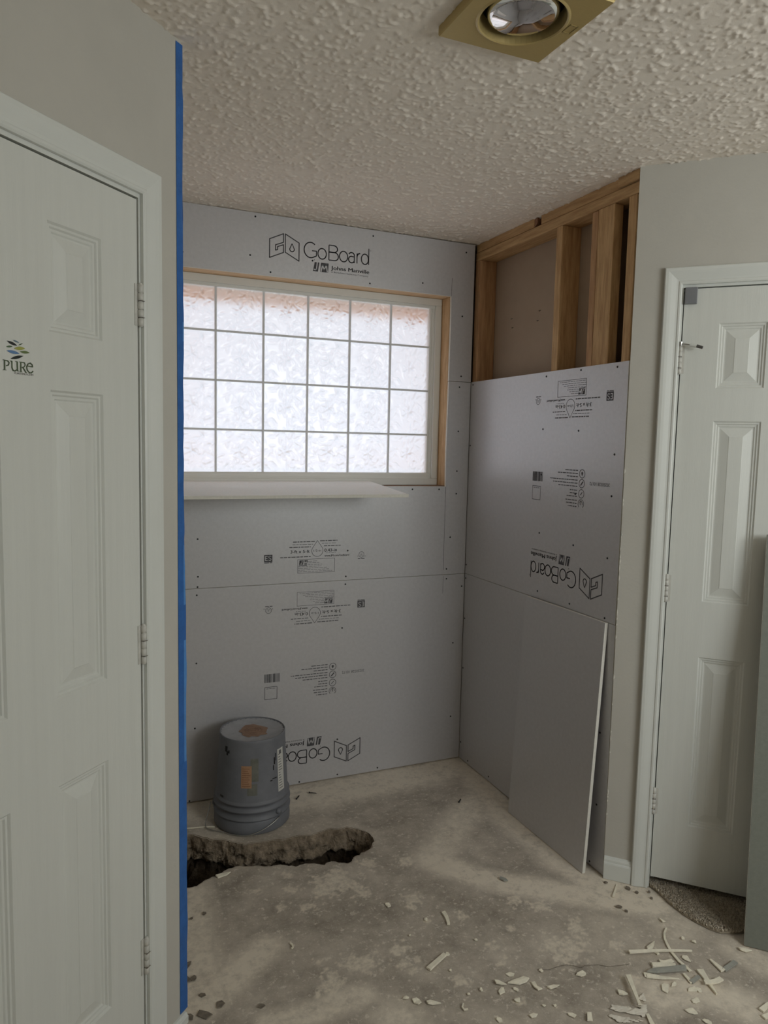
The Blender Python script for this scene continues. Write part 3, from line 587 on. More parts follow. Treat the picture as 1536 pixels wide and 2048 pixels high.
# ---- the print on the boards; (bx, by) measured from the drop mark and the board's lower edge
def arc(cx, cy, rx, ry, a0, a1, n=14): return [(cx+rx*math.cos(math.radians(a0+(a1-a0)*k/n)), cy+ry*math.sin(math.radians(a0+(a1-a0)*k/n))) for k in range(n+1)]
def words(m, x0, x1, y, h, seed, al='L'):
    rnd = random.Random(seed); x = x0
    while x < x1-.004:
        L = min(rnd.uniform(.008, .022), x1-x); m.ribbon([(x, y), (x+L, y)], h); x += L+.003
def drop(cx, cy, r, top): return [(cx, top)]+arc(cx, cy, r, r, 28, -208, 22)+[(cx, top)]
def print_board(par, M, parts):
    def fin(m, name, mt=M_INK, **k): m.build(name, mt, par, M=M, **k)
    if 'logo' in parts:
        m = MB(); W = .0042; G = [(-.1655, .766), (-.1655, .838), (-.2255, .811), (-.2255, .737), (-.1655, .762)]
        m.ribbon([(-.1675, .803), (-.1675, .838), (-.2255, .811), (-.2255, .737), (-.1675, .763), (-.1675, .794), (-.192, .784), (-.192, .772), (-.2005, .769), (-.2005, .79), (-.1675, .8035)], W)
        m.ribbon([(-.1595, .763), (-.1595, .838), (-.101, .809), (-.101, .736), (-.1595, .765)], W)
        d = drop(-.131, .780, .0095, .803); m.ribbon(d, W*.85); fin(m, 'logo_mark')
        m = MB(); y0 = .756; W = .0046
        m.ribbon(arc(-.051, y0+.031, .028, .031, 48, 318, 26)[:-2]+[(-.0255, y0+.010), (-.0255, y0+.029), (-.045, y0+.029)], W)
        for cx in (-.0005, .0955): m.ribbon(arc(cx, y0+.0215, .0185, .0215, 0, 360, 26), W)
        m.ribbon([(.0295, y0), (.0295, y0+.061)], W)
        m.ribbon([(.0295, y0+.061), (.050, y0+.061)]+arc(.052, y0+.047, .0155, .014, 90, -90, 10)+[(.0295, y0+.033)], W)
        m.ribbon([(.0295, y0+.033), (.053, y0+.033)]+arc(.0545, y0+.0165, .0175, .0165, 90, -90, 10)+[(.0295, y0)], W)
        m.ribbon(arc(.1315, y0+.031, .0125, .0115, 165, 0, 10)+[(.144, y0)], W); m.ribbon(arc(.1315, y0+.0135, .0135, .0135, 60, 330, 18), W); m.ribbon([(.1375, y0+.0255), (.144, y0+.0262)], W)
        m.ribbon([(.1565, y0), (.1565, y0+.042)], W); m.ribbon(arc(.168, y0+.026, .0115, .016, 180, 75, 8), W)
        m.ribbon(arc(.193, y0+.0215, .0165, .0215, 0, 360, 24), W); m.ribbon([(.2105, y0), (.2105, y0+.068)], W); m.ribbon(arc(.218, y0+.060, .003, .003, 0, 360, 10), .0008)
        fin(m, 'brand_lettering')
        m = MB(); b0 = .703
        m.poly([(-.040, b0), (-.018, b0), (-.012, b0+.0375), (-.0325, b0+.0375)]); m.poly([(-.008, b0), (.027, b0), (.029, b0+.038), (-.0045, b0+.038)])
        m.ribbon([(-.036, b0+.046), (-.033, b0+.046)], .003)
        fin(m, 'company_block')
        m = MB(); m.ribbon([(-.021, b0+.038), (-.0245, b0+.010), (-.030, b0+.006), (-.036, b0+.008)], .0042, z=.0001); m.ribbon([(-.004, b0+.001), (.002, b0+.030), (.009, b0+.010), (.019, b0+.030), (.0235, b0+.001)], .0045, z=.0001); fin(m, 'company_initials', M_BOARD)
        m = MB(); text(m, 'Johns Manville', .040, .214, .718, .0165); 
        for off in (.0006, -.0006): text(m, 'Johns Manville', .040+off, .214+off, .718, .0165)
        text(m, 'A Berkshire Hathaway Company', .040, .210, .705, .0062); fin(m, 'company_lettering')
    if 'spec' in parts:
        m = MB()
        m.ribbon([(-.088, .042), (.081, .042), (.081, .102), (-.088, .102), (-.088, .042)], .0016)
        for k in range(7): words(m, -.086 if k < 4 else -.042, [.07, .055, .045, .02, .03, .01, .0][k], .048+k*.0075, .0016, k)
        fin(m, 'small_print_box', M_INKL)
        m = MB(); m.poly([(-.082, .079), (-.064, .079), (-.062, .098), (-.080, .098)]); m.poly([(-.060, .079), (-.045, .079), (-.043, .098), (-.058, .098)]); m.ribbon([(-.083, .0755), (-.046, .0755)], .003); fin(m, 'small_company_block')
        m = MB(); m.ribbon([(-.068, .096), (-.070, .083), (-.077, .083)], .003, z=.0001); m.ribbon([(-.059, .081), (-.056, .094), (-.053, .084), (-.048, .094), (-.046, .081)], .0028, z=.0001); fin(m, 'small_company_initials', M_BOARD)
        m = MB(); m.ribbon(drop(0, .138, .0255, .183), .0017); text(m, '1/2-in', -.017, .017, .134, .0095); fin(m, 'drop_mark')
        m = MB(); text(m, '3-ft x 5-ft', -.121, -.035, .130, .0145); text(m, '0.43-in', .032, .090, .132, .0145); text(m, 'www.JM.com/GoBoard', .033, .148, .1105, .0088)
        for off in (.0004,): text(m, '3-ft x 5-ft', -.121+off, -.035+off, .130, .0145); text(m, '0.43-in', .032+off, .090+off, .132, .0145); text(m, 'www.JM.com/GoBoard', .033+off, .148+off, .1105, .0088)
        words(m, .040, .085, .1265, .0014, 31); fin(m, 'size_lettering')
        m = MB()
        for k, (x0, x1, h) in enumerate(((-.126, -.030, .004), (-.112, -.020, .0022), (-.110, -.012, .0042))): words(m, x0, x1, .156+k*.0115, h, 40+k)
        for k, (x0, x1, h) in enumerate(((.030, .108, .003), (.020, .085, .002), (.012, .092, .0042))): words(m, x0, x1, .158+k*.0115, h, 50+k)
        words(m, -.166, -.030, .1135, .004, 60); fin(m, 'small_print_lines', M_INKL)
        m = MB(); m.prism([(-.236, .0965), (-.2, .0965), (-.2, .128), (-.236, .128)], -.00002, .00002); words(m, -.235, -.201, .0935, .0028, 70); fin(m, 'approval_block')
        m = MB(); m.ribbon([(-.2205, .122), (-.2305, .122), (-.2305, .104), (-.2205, .104)], .0032, z=.0001); m.ribbon([(-.2305, .113), (-.222, .113)], .003, z=.0001); m.ribbon([(-.2055, .120), (-.208, .1225), (-.214, .1225), (-.2165, .1185), (-.213, .1140), (-.2085, .1125), (-.2055, .1085), (-.208, .1040), (-.214, .1040), (-.2165, .1065)], .0031, z=.0001); fin(m, 'approval_lettering', M_BOARD)
        m = MB(); m.ribbon(arc(.207, .113, .0125, .0125, 0, 360, 20), .0018); text(m, 'c', .1875, .1935, .1035, .008); text(m, 'UL', .200, .214, .108, .010); text(m, 'us', .2205, .2295, .1035, .006); words(m, .190, .226, .0945, .003, 71); fin(m, 'listing_mark')
    if 'icons' in parts:
        m = MB()
        for k, by in enumerate((.388, .424, .4615, .499)):
            if k < 3: m.ribbon(arc(-.0875, by, .0155, .0155, 0, 360, 24), .0022)
            if k == 0: m.poly(drop(-.0875, by-.002, .005, by+.009)[:-1])
            elif k == 1: m.ribbon([(-.095, by-.008), (-.081, by+.007)], .005)
            elif k == 2: m.ribbon([(-.093, by-.006), (-.082, by+.005)], .003)
            else:
                for r_, a0, a1 in ((.016, -160, -20), (.016, 200, 130), (.016, 50, -20), (.0095, -200, 20)): m.ribbon(arc(-.0875, by, r_, r_, a0, a1, 12), .002)
                m.ribbon([(-.0875, by-.013), (-.0875, by+.004)], .003)
        fin(m, 'icon_ring')
        m = MB(); ends = [[.018, .062, .002], [.106, .086, .052], [-.020, -.026, -.002], [.005, .004, -.012]]
        for k, by in enumerate((.388, .424, .4615, .499)):
            for j in range(3): words(m, -.063, max(-.02, ends[k][j]), by-.0115+j*.0115, .0032, 80+k*3+j)
        fin(m, 'icon_small_print')
        m = MB(); x = .156; rnd = random.Random(5)
        while x < .222: w_ = rnd.choice((.0012, .0012, .0024, .0036)); m.ribbon([(x+w_/2, .392), (x+w_/2, .430)], w_); x += w_+rnd.choice((.0012, .0012, .0024))
        fin(m, 'bar_code')
        m = MB(); m.ribbon([(.167, .450), (.221, .450), (.221, .504), (.167, .504), (.167, .450)], .0022); words(m, .174, .214, .457, .002, 99); fin(m, 'code_frame')
        m = MB(); text(m, '20250328 10172', -.240, -.132, .415, .0125); fin(m, 'serial_number')
E_Z = .00045
up = lambda x, z: Matrix.Translation((x, z, E_Z))
dn2 = lambda x, z: Matrix.Translation((x, z, E_Z)) @ Matrix.Rotation(math.pi, 4, 'Z')
print_board(b_top, up(.990, 1.531), ('logo',))
print_board(b_mid, up(.986, .912), ('spec',))
print_board(b_low, dn2(.978, .912), ('logo', 'spec', 'icons'))
print_board(b_ru, dn2(-2.267, 1.815), ('logo', 'spec', 'icons'))
# overcut knife lines past the corner of the window opening
for x0, y0, x1, y1 in ((WX1, 2.195, WX1+.001, 2.275),): MB().ribbon([(x0, y0), (x1, y1)], .0016, .0004).build('knife_line', M_INK, b_top)
MB().ribbon([(WX1, 1.326), (WX1-.001, 1.05), (WX1+.001, .935)], .0016, .0004).build('knife_line', M_INK, b_mid)
MB().ribbon([(WX1+.001, .905), (WX1, .822)], .0014, .0004).build('knife_line', M_INK, b_low)

# ------------------------------------------------------------------ blue tape on the wall end
m_ = MB(); N = 160; zt = np.linspace(.032, 2.432, N+1)
for k, z in enumerate(zt):
    ov = .003+.004*mn.noise((0, 0, z*7))+.0015*mn.noise((3, 0, z*31))+(.0065 if z < 1.25 else 0)*min(1, (1.25-z)*8)
    lf = -.0205+.0012*mn.noise((9, 0, z*1.5))
    for x, o_ in ((lf, .0012), (-.008, .0015+.0006*mn.noise((1, 1, z*12))), (0, .0018), (ov, .0014+.003*mn.noise((5, 0, z*9)) if ov > 0 else .0015)): m_.v.append((x, z, max(.0007, o_)))
for k in range(N):
    for j in range(3):
        m_.f.append([k*4+j, k*4+j+1, k*4+j+5, k*4+j+4]); m_.m.append(1 if (j == 2 and (1.10 < zt[k] < 1.26 or .70 < zt[k] < 1.02 or 1.75 < zt[k] < 1.8)) else 0)
tp = m_.build('painters_tape', [M_TAPE, M_TAPEL], M=M_LEFT, smooth=True, label='long strip of blue painter\'s tape down the end of the wall', cat='tape')

# ------------------------------------------------------------------ board lying on the window sill
th = math.atan2(.030, .43); sb = empty('sill_board', (.78, YB+.055, WZ0+.0155), label='loose white backed board laid flat on the window sill, jutting into the alcove', cat='board')
m_ = MB().prism([(-.51, .028), (.478, .028), (.478, -.400), (-.51, -.400)], -.0127, 0, 0, 1)
o = m_.build('panel', [M_SILLB, M_FOAM], sb); o.rotation_euler = (th, 0, 0); bevel(o, .001)
# leaning offcut on the right wall
def lean(name, p0, p1, n, ht, foot, label, face, edge, gap=0.0):
    a_, c_ = Vector((*p0, 0)), Vector((*p1, 0)); x = (c_-a_).normalized(); nn = Vector((*n, 0)); ang = math.asin(foot/ht)
    upv = (Vector((0, 0, 1))*math.cos(ang)-nn*math.sin(ang)); out_ = x.cross(upv); M = Matrix(((x.x, upv.x, out_.x, a_.x), (x.y, upv.y, out_.y, a_.y), (x.z, upv.z, out_.z, a_.z), (0, 0, 0, 1)))
    L = (c_-a_).length; root = MB().prism([(0, T*math.sin(ang)), (L, T*math.sin(ang)), (L, ht), (L*.55, ht+.0012), (0, ht)], -T, 0, 0, 1).build(name, [face, edge], M=M, label=label, cat='board'); return root
P0, P1 = fl(1018, 1627), fl(1166, 1747)
px = (P0[0]+P1[0])/2
lean('leaning_board', (px-.004, P0[1]+.012), (px+.004, P1[1]), (-1, 0), .915, XR-px-T-.004, 'narrow blank grey board offcut leaning on the backer board wall', M_BOARD, M_FOAM)
P2 = fl(1488, 1892); lean('leaning_board', P2, (P2[0]+.62*q, P2[1]-.62*q), (-q, -q), 1.275, .165, 'tall greenish grey board leaning against the door casing and carpet', M_BOARD2, M_FOAM)

M_LENS = mat('bulb_lens', (1, 1, 1), .04); M_LENS.node_tree.nodes['Principled BSDF'].inputs['Transmission Weight'].default_value = 1; M_LENS.node_tree.nodes['Principled BSDF'].inputs['IOR'].default_value = 1.3
# ------------------------------------------------------------------ recessed ceiling lamp
lamp = empty('recessed_light', (LX, LY, H-.0005), label='square brass recessed ceiling light with a mirrored bulb', cat='light')
m_ = MB(); a = .132; n = 48; R0 = .092; zt_ = -.018
sq = []
for k in range(n):
    an = 2*math.pi*k/n; c_, s_ = math.cos(an), math.sin(an); mx = max(abs(c_), abs(s_)); sq.append((a*c_/mx, a*s_/mx))
rings_ = [([(x, y) for x, y in sq], -.0005), ([(x, y) for x, y in sq], zt_), ([(x*.985, y*.985) for x, y in sq], zt_-.003),
          ([(R0*1.08*math.cos(2*math.pi*k/n), R0*1.08*math.sin(2*math.pi*k/n)) for k in range(n)], zt_-.003), ([(R0*1.03*math.cos(2*math.pi*k/n), R0*1.03*math.sin(2*math.pi*k/n)) for k in range(n)], zt_-.0055), ([(R0*math.cos(2*math.pi*k/n), R0*math.sin(2*math.pi*k/n)) for k in range(n)], zt_-.003), ([(R0*.97*math.cos(2*math.pi*k/n), R0*.97*math.sin(2*math.pi*k/n)) for k in range(n)], .012)]
for P_, z in rings_: m_.v += [(x, y, z) for x, y in P_]
for i in range(len(rings_)-1):
    for k in range(n): k2 = (k+1) % n; m_.f.append([i*n+k, (i+1)*n+k, (i+1)*n+k2, i*n+k2]); m_.m.append(0)
tr_ = m_.build('trim_plate', M_BRASS, lamp, label='square brass trim plate')
MB().lathe([(.0895, .012), (.0895, .055), (.045, .058), (.0001, .058)], 40).build('can', M_CAN, lamp, smooth=True)
m_ = MB()
for x0, x1, y0, y1 in ((.100, .120, -.030, -.0285), (.100, .120, -.0015, 0), (.100, .1015, -.030, 0), (.1185, .12, -.030, 0)): m_.box(x0, x1, y0, y1, zt_-.0042, zt_-.003)
m_.build('latch_slot', mat('brass_edge', (.34, .26, .11), .5, metal=.3), tr_)
m_ = MB(); N = 40; prof = [(.030, .052), (.040, .040), (.062, .020), (.074, .004), (.0765, -.006), (.073, -.014), (.066, -.0175)]
m_.lathe(prof, N); m_.build('bulb_rim', M_CHROME, lamp, smooth=True)
m_ = MB(); m_.lathe([(.066, -.0175), (.060, -.0185), (.044, -.0225), (.024, -.026), (.0001, -.0275)], N); bl = m_.build('bulb_face', None or M_LENS, lamp, smooth=True)
m_ = MB().lathe([(.066, -.010), (.050, .006), (.030, .022), (.010, .03), (.0001, .031)], 24, flute=.04); m_.build('reflector', M_CHROME, lamp)

# ------------------------------------------------------------------ upturned pail
pc = [(fl(428, 1632)[i]+fl(580, 1632)[i])/2 for i in (0, 1)]
pail = empty('pail', (pc[0], pc[1], 0), label='upturned grey plastic pail with orange and white labels', cat='bucket')
prof = [(.149, .001), (.1515, .004), (.1515, .020), (.150, .046), (.1475, .050), (.1455, .052), (.153, .054), (.1535, .060), (.1455, .063), (.1448, .084), (.1525, .087), (.1525, .094), (.1445, .098), (.1435, .110), (.1495, .113), (.1495, .120), (.1435, .124), (.1420, .128), (.1300, .352), (.1300, .366), (.1285, .3685), (.1265, .3685), (.1255, .364)]
m_ = MB().lathe(prof, 64); m_.build('body', M_PAIL, pail, smooth=False).data.polygons.foreach_set('use_smooth', [True]*(64*(len(prof)-1)))
m_ = MB().lathe([(.1257, .364), (.108, .3625), (.104, .3605), (.060, .3595), (.0001, .359)], 64); bt = m_.build('base_disc', M_PAILT, pail, smooth=True)
m_ = MB(); n = 40
pts = [((.055+.030*mn.noise((math.cos(2*math.pi*k/n)*2, math.sin(2*math.pi*k/n)*2, 0)))*math.cos(2*math.pi*k/n), (.066+.034*mn.noise((math.cos(2*math.pi*k/n)*2, math.sin(2*math.pi*k/n)*2, 5)))*math.sin(2*math.pi*k/n)) for k in range(n)]
m_.poly([(x+.006, y-.004) for x, y in pts], .3606); m_.build('clay_stain', M_CLAY, bt, label='orange clay stain on the upturned base')
m_ = MB()
for r_ in (.010, .022, .033):
    m_.lathe([(r_-.002, .3606), (r_, .3626), (r_+.002, .3606)], 32, cx=.004, cy=-.003)
m_.build('moulded_ring', M_CLAY, bt, smooth=True)
m_ = MB()
for k in range(36):
    an = 2*math.pi*k/36; c_, s_ = math.cos(an), math.sin(an)
    m_.add([(c_*.1200-s_*.0025, s_*.1200+c_*.0025, .3632), (c_*.1200+s_*.0025, s_*.1200-c_*.0025, .3632), (c_*.1248+s_*.0025, s_*.1248-c_*.0025, .3658), (c_*.1248-s_*.0025, s_*.1248+c_*.0025, .3658)], [(0, 1, 2, 3)])
m_.build('rim_notch', M_PAIL, bt)
def wrap(m, a0, a1, z0, z1, e=.0008, mi=0, n=10, mz=6):
    b = len(m.v)
    for j in range(mz+1):
        for i in range(n+1):
            z = z0+(z1-z0)*j/mz; r_ = .1420-(z-.128)/(.352-.128)*.012+e; an = math.radians(a0+(a1-a0)*i/n); m.v.append((r_*math.cos(an), r_*math.sin(an), z))
    for j in range(mz):
        for i in range(n): k = b+j*(n+1)+i; m.f.append([k, k+1, k+n+2, k+n+1]); m.m.append(mi)
# bearings on the pail: 0 deg = +X; the camera sits at about this angle
CA = math.degrees(math.atan2(-pc[1], -pc[0]))
m_ = MB(); wrap(m_, CA-18, CA-1, .185, .272, .0009); lb = m_.build('orange_label', M_LABELO, pail, smooth=True, label='small orange warning label')
m_ = MB()
for k in range(9): wrap(m_, CA-16.5, CA-3-(k*37 % 5), .192+k*.0085, .1945+k*.0085, .0014, n=6, mz=1)
m_.build('label_print', mat('label_ink', (.26, .13, .075), .7), lb)
m_ = MB(); wrap(m_, CA+46, CA+62, .145, .315, .0009, n=12); lw_ = m_.build('white_label', M_LABELW, pail, smooth=True, label='long white label')
m_ = MB()
for k in range(14): wrap(m_, CA+48, CA+58-(k*29 % 7), .155+k*.0105, .158+k*.0105, .0014, n=4, mz=1)
wrap(m_, CA+50, CA+56, .293, .309, .0014, n=4, mz=2); m_.build('label_print', M_INKL, lw_)
m_ = MB(); wrap(m_, CA-3, CA+10, .21, .300, .0004); wrap(m_, CA-8, CA+8, .155, .20, .0004); m_.build('olive_smear', M_OLIVE, pail, smooth=True, label='faded olive smear')
for a0, z0, w_, h_ in ((CA-52, .315, 6, .022), (CA-48, .303, 4, .016), (CA-44, .312, 3, .012), (CA+38, .262, 2.2, .028), (CA+36, .24, 1.5, .02), (CA+41, .275, 1.4, .03), (CA+34, .205, 9, .004), (CA+30, .199, 4, .005), (CA-60, .13, 9, .008)):
    m_ = MB(); wrap(m_, a0, a0+w_, z0, z0+h_, .0012 if z0 > .128 else .0105-.0, n=6, mz=2)
    m_.build('tar_drip', M_BLACKP, pail, smooth=True)
m_ = MB(); hp = []
for k in range(29):
    s = k/28; an = math.radians(CA-92+s*136); lift = .072 if s < .02 else 0; rr = .158+.034*math.exp(-((s-.17)/.13)**2)
    z = .066*(1-min(1, s/.16))**1.5+.004+.050*max(0, (s-.62)/.38)**1.3; hp.append((rr*math.cos(an), rr*math.sin(an), z))
m_.tube(hp, .0017, 6); m_.build('bail_handle', M_STEEL, pail, smooth=True, label='thin steel wire handle')
for an in (CA-92, CA+44):
    m_ = MB().lathe([(.0001, .011), (.010, .010), (.012, 0)], 14); o = m_.build('handle_lug', M_PAIL, pail, smooth=True); A = math.radians(an)
    o.matrix_basis = Matrix.Translation((.1465*math.cos(A), .1465*math.sin(A), .069)) @ Matrix.Rotation(A, 4, 'Z') @ Matrix.Rotation(math.pi/2, 4, 'Y')

# ------------------------------------------------------------------ carpet edge under the door
cp = [(1296,1771),(1312,1782),(1326,1796),(1344,1813),(1368,1832),(1392,1846),(1418,1859),(1440,1867),(1466,1868),(1492,1866)]
cpf = [fl(*p) for p in cp]; e_ = cpf[-1]
back_ = [(e_[0]+.20, e_[1]-.18), (e_[0]+.30, e_[1]-.02), (cpf[0][0]+.16, cpf[0][1]+.13)]
back_ = [(XR+q*.62-.02, EY-q*.62-.10), (XR+q*.70, EY-q*.70+.09), (XR+q*.165+.07, EY-q*.165+.07)]
cpoly = cpf+back_
cc = (sum(p[0] for p in cpoly)/len(cpoly), sum(p[1] for p in cpoly)/len(cpoly)); loc_ = [(p[0]-cc[0], p[1]-cc[1]) for p in cpoly]
car = empty('carpet', (*cc, 0), label='brown grey pile carpet with a curved cut edge poking out under the door', cat='carpet')
MB().prism(loc_, .0005, .006).build('backing', M_CARPET, car)
A_ = np.array(loc_); nt_ = 34000; P_ = np.random.rand(nt_, 2)*(A_.max(0)-A_.min(0))+A_.min(0); P_ = P_[inside(P_, [tuple(p) for p in loc_])]
m_ = MB()
for x, y in P_:
    h = random.uniform(.009, .015)
    for k in range(2):
        an = random.uniform(0, 6.28); w_ = .0017; dx, dy = w_*math.cos(an), w_*math.sin(an); lx, ly = random.uniform(-.004, .004), random.uniform(-.004, .004)
        m_.add([(x-dx, y-dy, .004), (x+dx, y+dy, .004), (x+lx+dx*.8, y+ly+dy*.8, h), (x+lx-dx*.8, y+ly-dy*.8, h)], [(0, 1, 2, 3)])
m_.build('pile', M_PILE, car, kind='stuff')

# ------------------------------------------------------------------ scraps on the floor
Z6 = lambda x, y: fl(1150+x/3.425, 1450+y/3.425)
Z1 = lambda x, y: fl(340+x/3.339, 1400+y/3.339)
def scrap(pts, th=.003, mt=None, name='board_scrap', label='', group=None, z=0.0006, warp=.003, cat='scrap'):
    cx = sum(p[0] for p in pts)/len(pts); cy = sum(p[1] for p in pts)/len(pts); L = [(p[0]-cx, p[1]-cy) for p in pts]; n = len(L)
    ar = sum(L[i][0]*L[(i+1) % n][1]-L[(i+1) % n][0]*L[i][1] for i in range(n))
    if ar < 0: L = L[::-1]
    m = MB(); ph = random.uniform(0, 6)
    wz = [abs(warp*math.sin(ph+i*2.1)) for i in range(n)]; w0 = min(wz); wz = [a_-w0 for a_ in wz]
    m.v = [(x, y, wz[i]) for i, (x, y) in enumerate(L)]+[(x*.94, y*.94, wz[i]+th) for i, (x, y) in enumerate(L)]+[(0, 0, sum(wz)/n+th*1.15), (0, 0, sum(wz)/n)]
    for i in range(n):
        j = (i+1) % n; m.f += [[i, j, n+j, n+i], [n+i, n+j, 2*n], [j, i, 2*n+1]]
    m.m = [0]*len(m.f)
    return m.build(name, mt or M_CHIP, M=Matrix.Translation((cx, cy, z)), label=label, cat=cat, group=group)
def stick(pts, w0, w1=None, **k):                       # long sliver along a path on the floor
    w1 = w0 if w1 is None else w1; a_, c_ = [], []; n = len(pts)
    for i, p in enumerate(pts):
        t0, t1 = pts[max(0, i-1)], pts[min(n-1, i+1)]; d = math.hypot(t1[0]-t0[0], t1[1]-t0[1]) or 1; nx_, ny_ = -(t1[1]-t0[1])/d, (t1[0]-t0[0])/d
        w_ = (w0+(w1-w0)*i/(n-1))/2; a_.append((p[0]+nx_*w_, p[1]+ny_*w_)); c_.append((p[0]-nx_*w_, p[1]-ny_*w_))
    return strip_mesh(a_, c_, **k)
def strip_mesh(a_, c_, th=.003, mt=None, name='board_sliver', label='', group=None, z=.0006, arch=.0, cat='scrap'):
    n = len(a_); cx = sum(p[0] for p in a_+c_)/(2*n); cy = sum(p[1] for p in a_+c_)/(2*n); m = MB()
    for i in range(n):
        h = arch*math.sin(math.pi*i/(n-1))
        for (x, y), dz in ((a_[i], 0), (c_[i], 0), (c_[i], th), (a_[i], th*1.2)): m.v.append((x-cx, y-cy, dz+h))
    for i in range(n-1):
        b_ = i*4
        for k in range(4): k2 = (k+1) % 4; m.f.append([b_+k, b_+k2, b_+4+k2, b_+4+k]); m.m.append(0)
    m.f += [[0, 1, 2, 3], [n*4-1, n*4-2, n*4-3, n*4-4]]; m.m += [0, 0]
    return m.build(name, mt or M_CHIP, M=Matrix.Translation((cx, cy, z)), label=label, cat=cat, group=group)
def mid(p0, p1, n=5, bow=0):
    d = (p1[0]-p0[0], p1[1]-p0[1]); return [(p0[0]+d[0]*k/n-d[1]*bow*math.sin(math.pi*k/n), p0[1]+d[1]*k/n+d[0]*bow*math.sin(math.pi*k/n)) for k in range(n+1)]
def chip(f_, x, y, r, sx=1, an=None, **k):
    X, Y = f_(x, y); n = random.choice((5, 6, 7)); an = random.uniform(0, 6.28) if an is None else an; P_ = []
    for i in range(n):
        a_ = 2*math.pi*i/n+random.uniform(-.3, .3); rr = r*random.uniform(.65, 1.15); u, v = rr*sx*math.cos(a_), rr*math.sin(a_); P_.append((X+u*math.cos(an)-v*math.sin(an), Y+u*math.sin(an)+v*math.cos(an)))
    return scrap(P_, **k)
G_C = 'cream board scraps scattered over the slab'
# slivers near the carpet
stick(mid(Z6(370, 1575), Z6(800, 1568), 8, .02), .011, .004, th=.004, label='longest straight cream sliver, tapering to points', group=None, z=.0075)
stick([Z6(625, 1395), Z6(612, 1430), Z6(615, 1470), Z6(635, 1515), Z6(660, 1560), Z6(710, 1620), Z6(790, 1690)], .005, .009, th=.003, label='thin curved sliver bent under the longest straight sliver')
scrap([Z6(520, 1640), Z6(560, 1635), Z6(690, 1640), Z6(688, 1668), Z6(530, 1668)], .005, label='flat cream flake between the long sliver and the grey strip')
scrap([Z6(490, 1705), Z6(520, 1688), Z6(760, 1665), Z6(766, 1695), Z6(560, 1712)], .006, M_CHIPG, label='grey faced board strip lying among cream scraps', z=.005)
scrap([Z6(485, 1720), Z6(500, 1708), Z6(580, 1722), Z6(720, 1748), Z6(600, 1748), Z6(490, 1735)], .003, label='cream sliver tucked beneath the grey faced strip')
scrap([Z6(570, 1612), Z6(600, 1620), Z6(660, 1612), Z6(682, 1622), Z6(640, 1640), Z6(585, 1638)], .003, label='small cream flake touching the longest sliver')
scrap([Z6(490, 1525), Z6(545, 1488), Z6(540, 1520), Z6(522, 1556), Z6(495, 1545)], .004, label='triangular cream chip behind the long sliver')
scrap([Z6(572, 1328), Z6(620, 1350), Z6(600, 1358)], .003, label='pointed cream chip nearest the carpet edge')
for x, y in ((738, 1465), (815, 1490)): chip(Z6, x, y, .008, th=.003, label='small square cream crumb beside the carpet', group='crumbs by the carpet')
stick(mid(Z6(925, 1612), Z6(1015, 1690), 4), .006, .016, th=.004, label='cream wedge sliver joined to a grey sliver in a vee'); stick(mid(Z6(1020, 1685), Z6(1100, 1628), 4), .012, .014, th=.004, mt=M_CHIPG, label='grey sliver joined to a cream wedge in a vee')
stick(mid(Z6(855, 1685), Z6(970, 1850), 5), .020, .003, th=.005, label='pointed cream shard lying under another shard'); stick(mid(Z6(885, 1782), Z6(1002, 1758), 5, -.1), .013, .014, th=.004, z=.0075, label='short cream shard lying across a pointed shard')
stick(mid(Z6(745, 1708), Z6(800, 1772), 4), .007, .010, th=.003, label='short cream sliver meeting a grey sliver end to end'); stick(mid(Z6(795, 1768), Z6(850, 1728), 4), .012, .009, th=.004, mt=M_CHIPG, label='short grey sliver meeting a cream sliver end to end')
stick(mid(Z6(362, 1745), Z6(440, 1945), 5), .014, .007, th=.005, z=.011, label='straight cream stick standing on the crumpled film'); scrap([Z6(288, 1822), Z6(330, 1828), Z6(365, 1850), Z6(330, 1858), Z6(300, 1848)], .004, label='cream flake beside the crumpled film')
scrap([Z6(82, 1978), Z6(112, 1975), Z6(122, 2030), Z6(84, 2032)], .004, label='squarish cream chip apart from the crumpled film')
stick(mid(Z6(495, 1985), Z6(532, 2060), 4), .008, .012, th=.003, label='cream sliver poking out below the crumpled film')
for p0, p1 in (((1275, 1962), (1330, 1915)), ((1290, 2010), (1335, 1990))): stick(mid(Z6(*p0), Z6(*p1), 4), .013, .010, th=.004, label='cream sliver in front of the tall leaning board', group='slivers before the tall board')
scrap([Z6(1115, 1528), Z6(1150, 1535), Z6(1212, 1552), Z6(1170, 1558), Z6(1130, 1548)], .003, label='flat cream flake at the foot of the tall leaning board')
for x, y, r_ in ((620, 1805, .014), (808, 1812, .012), (825, 1890, .009), (805, 1965, .012), (680, 1780, .008), (760, 1600, .012), (560, 1560, .007), (1010, 1350, .006), (905, 2035, .009), (850, 1820, .008)):
    chip(Z6, x, y, r_, 1.6, th=.0018, warp=.001, label='thin pale flake among the scraps in front of the carpet', group='thin flakes before the carpet')
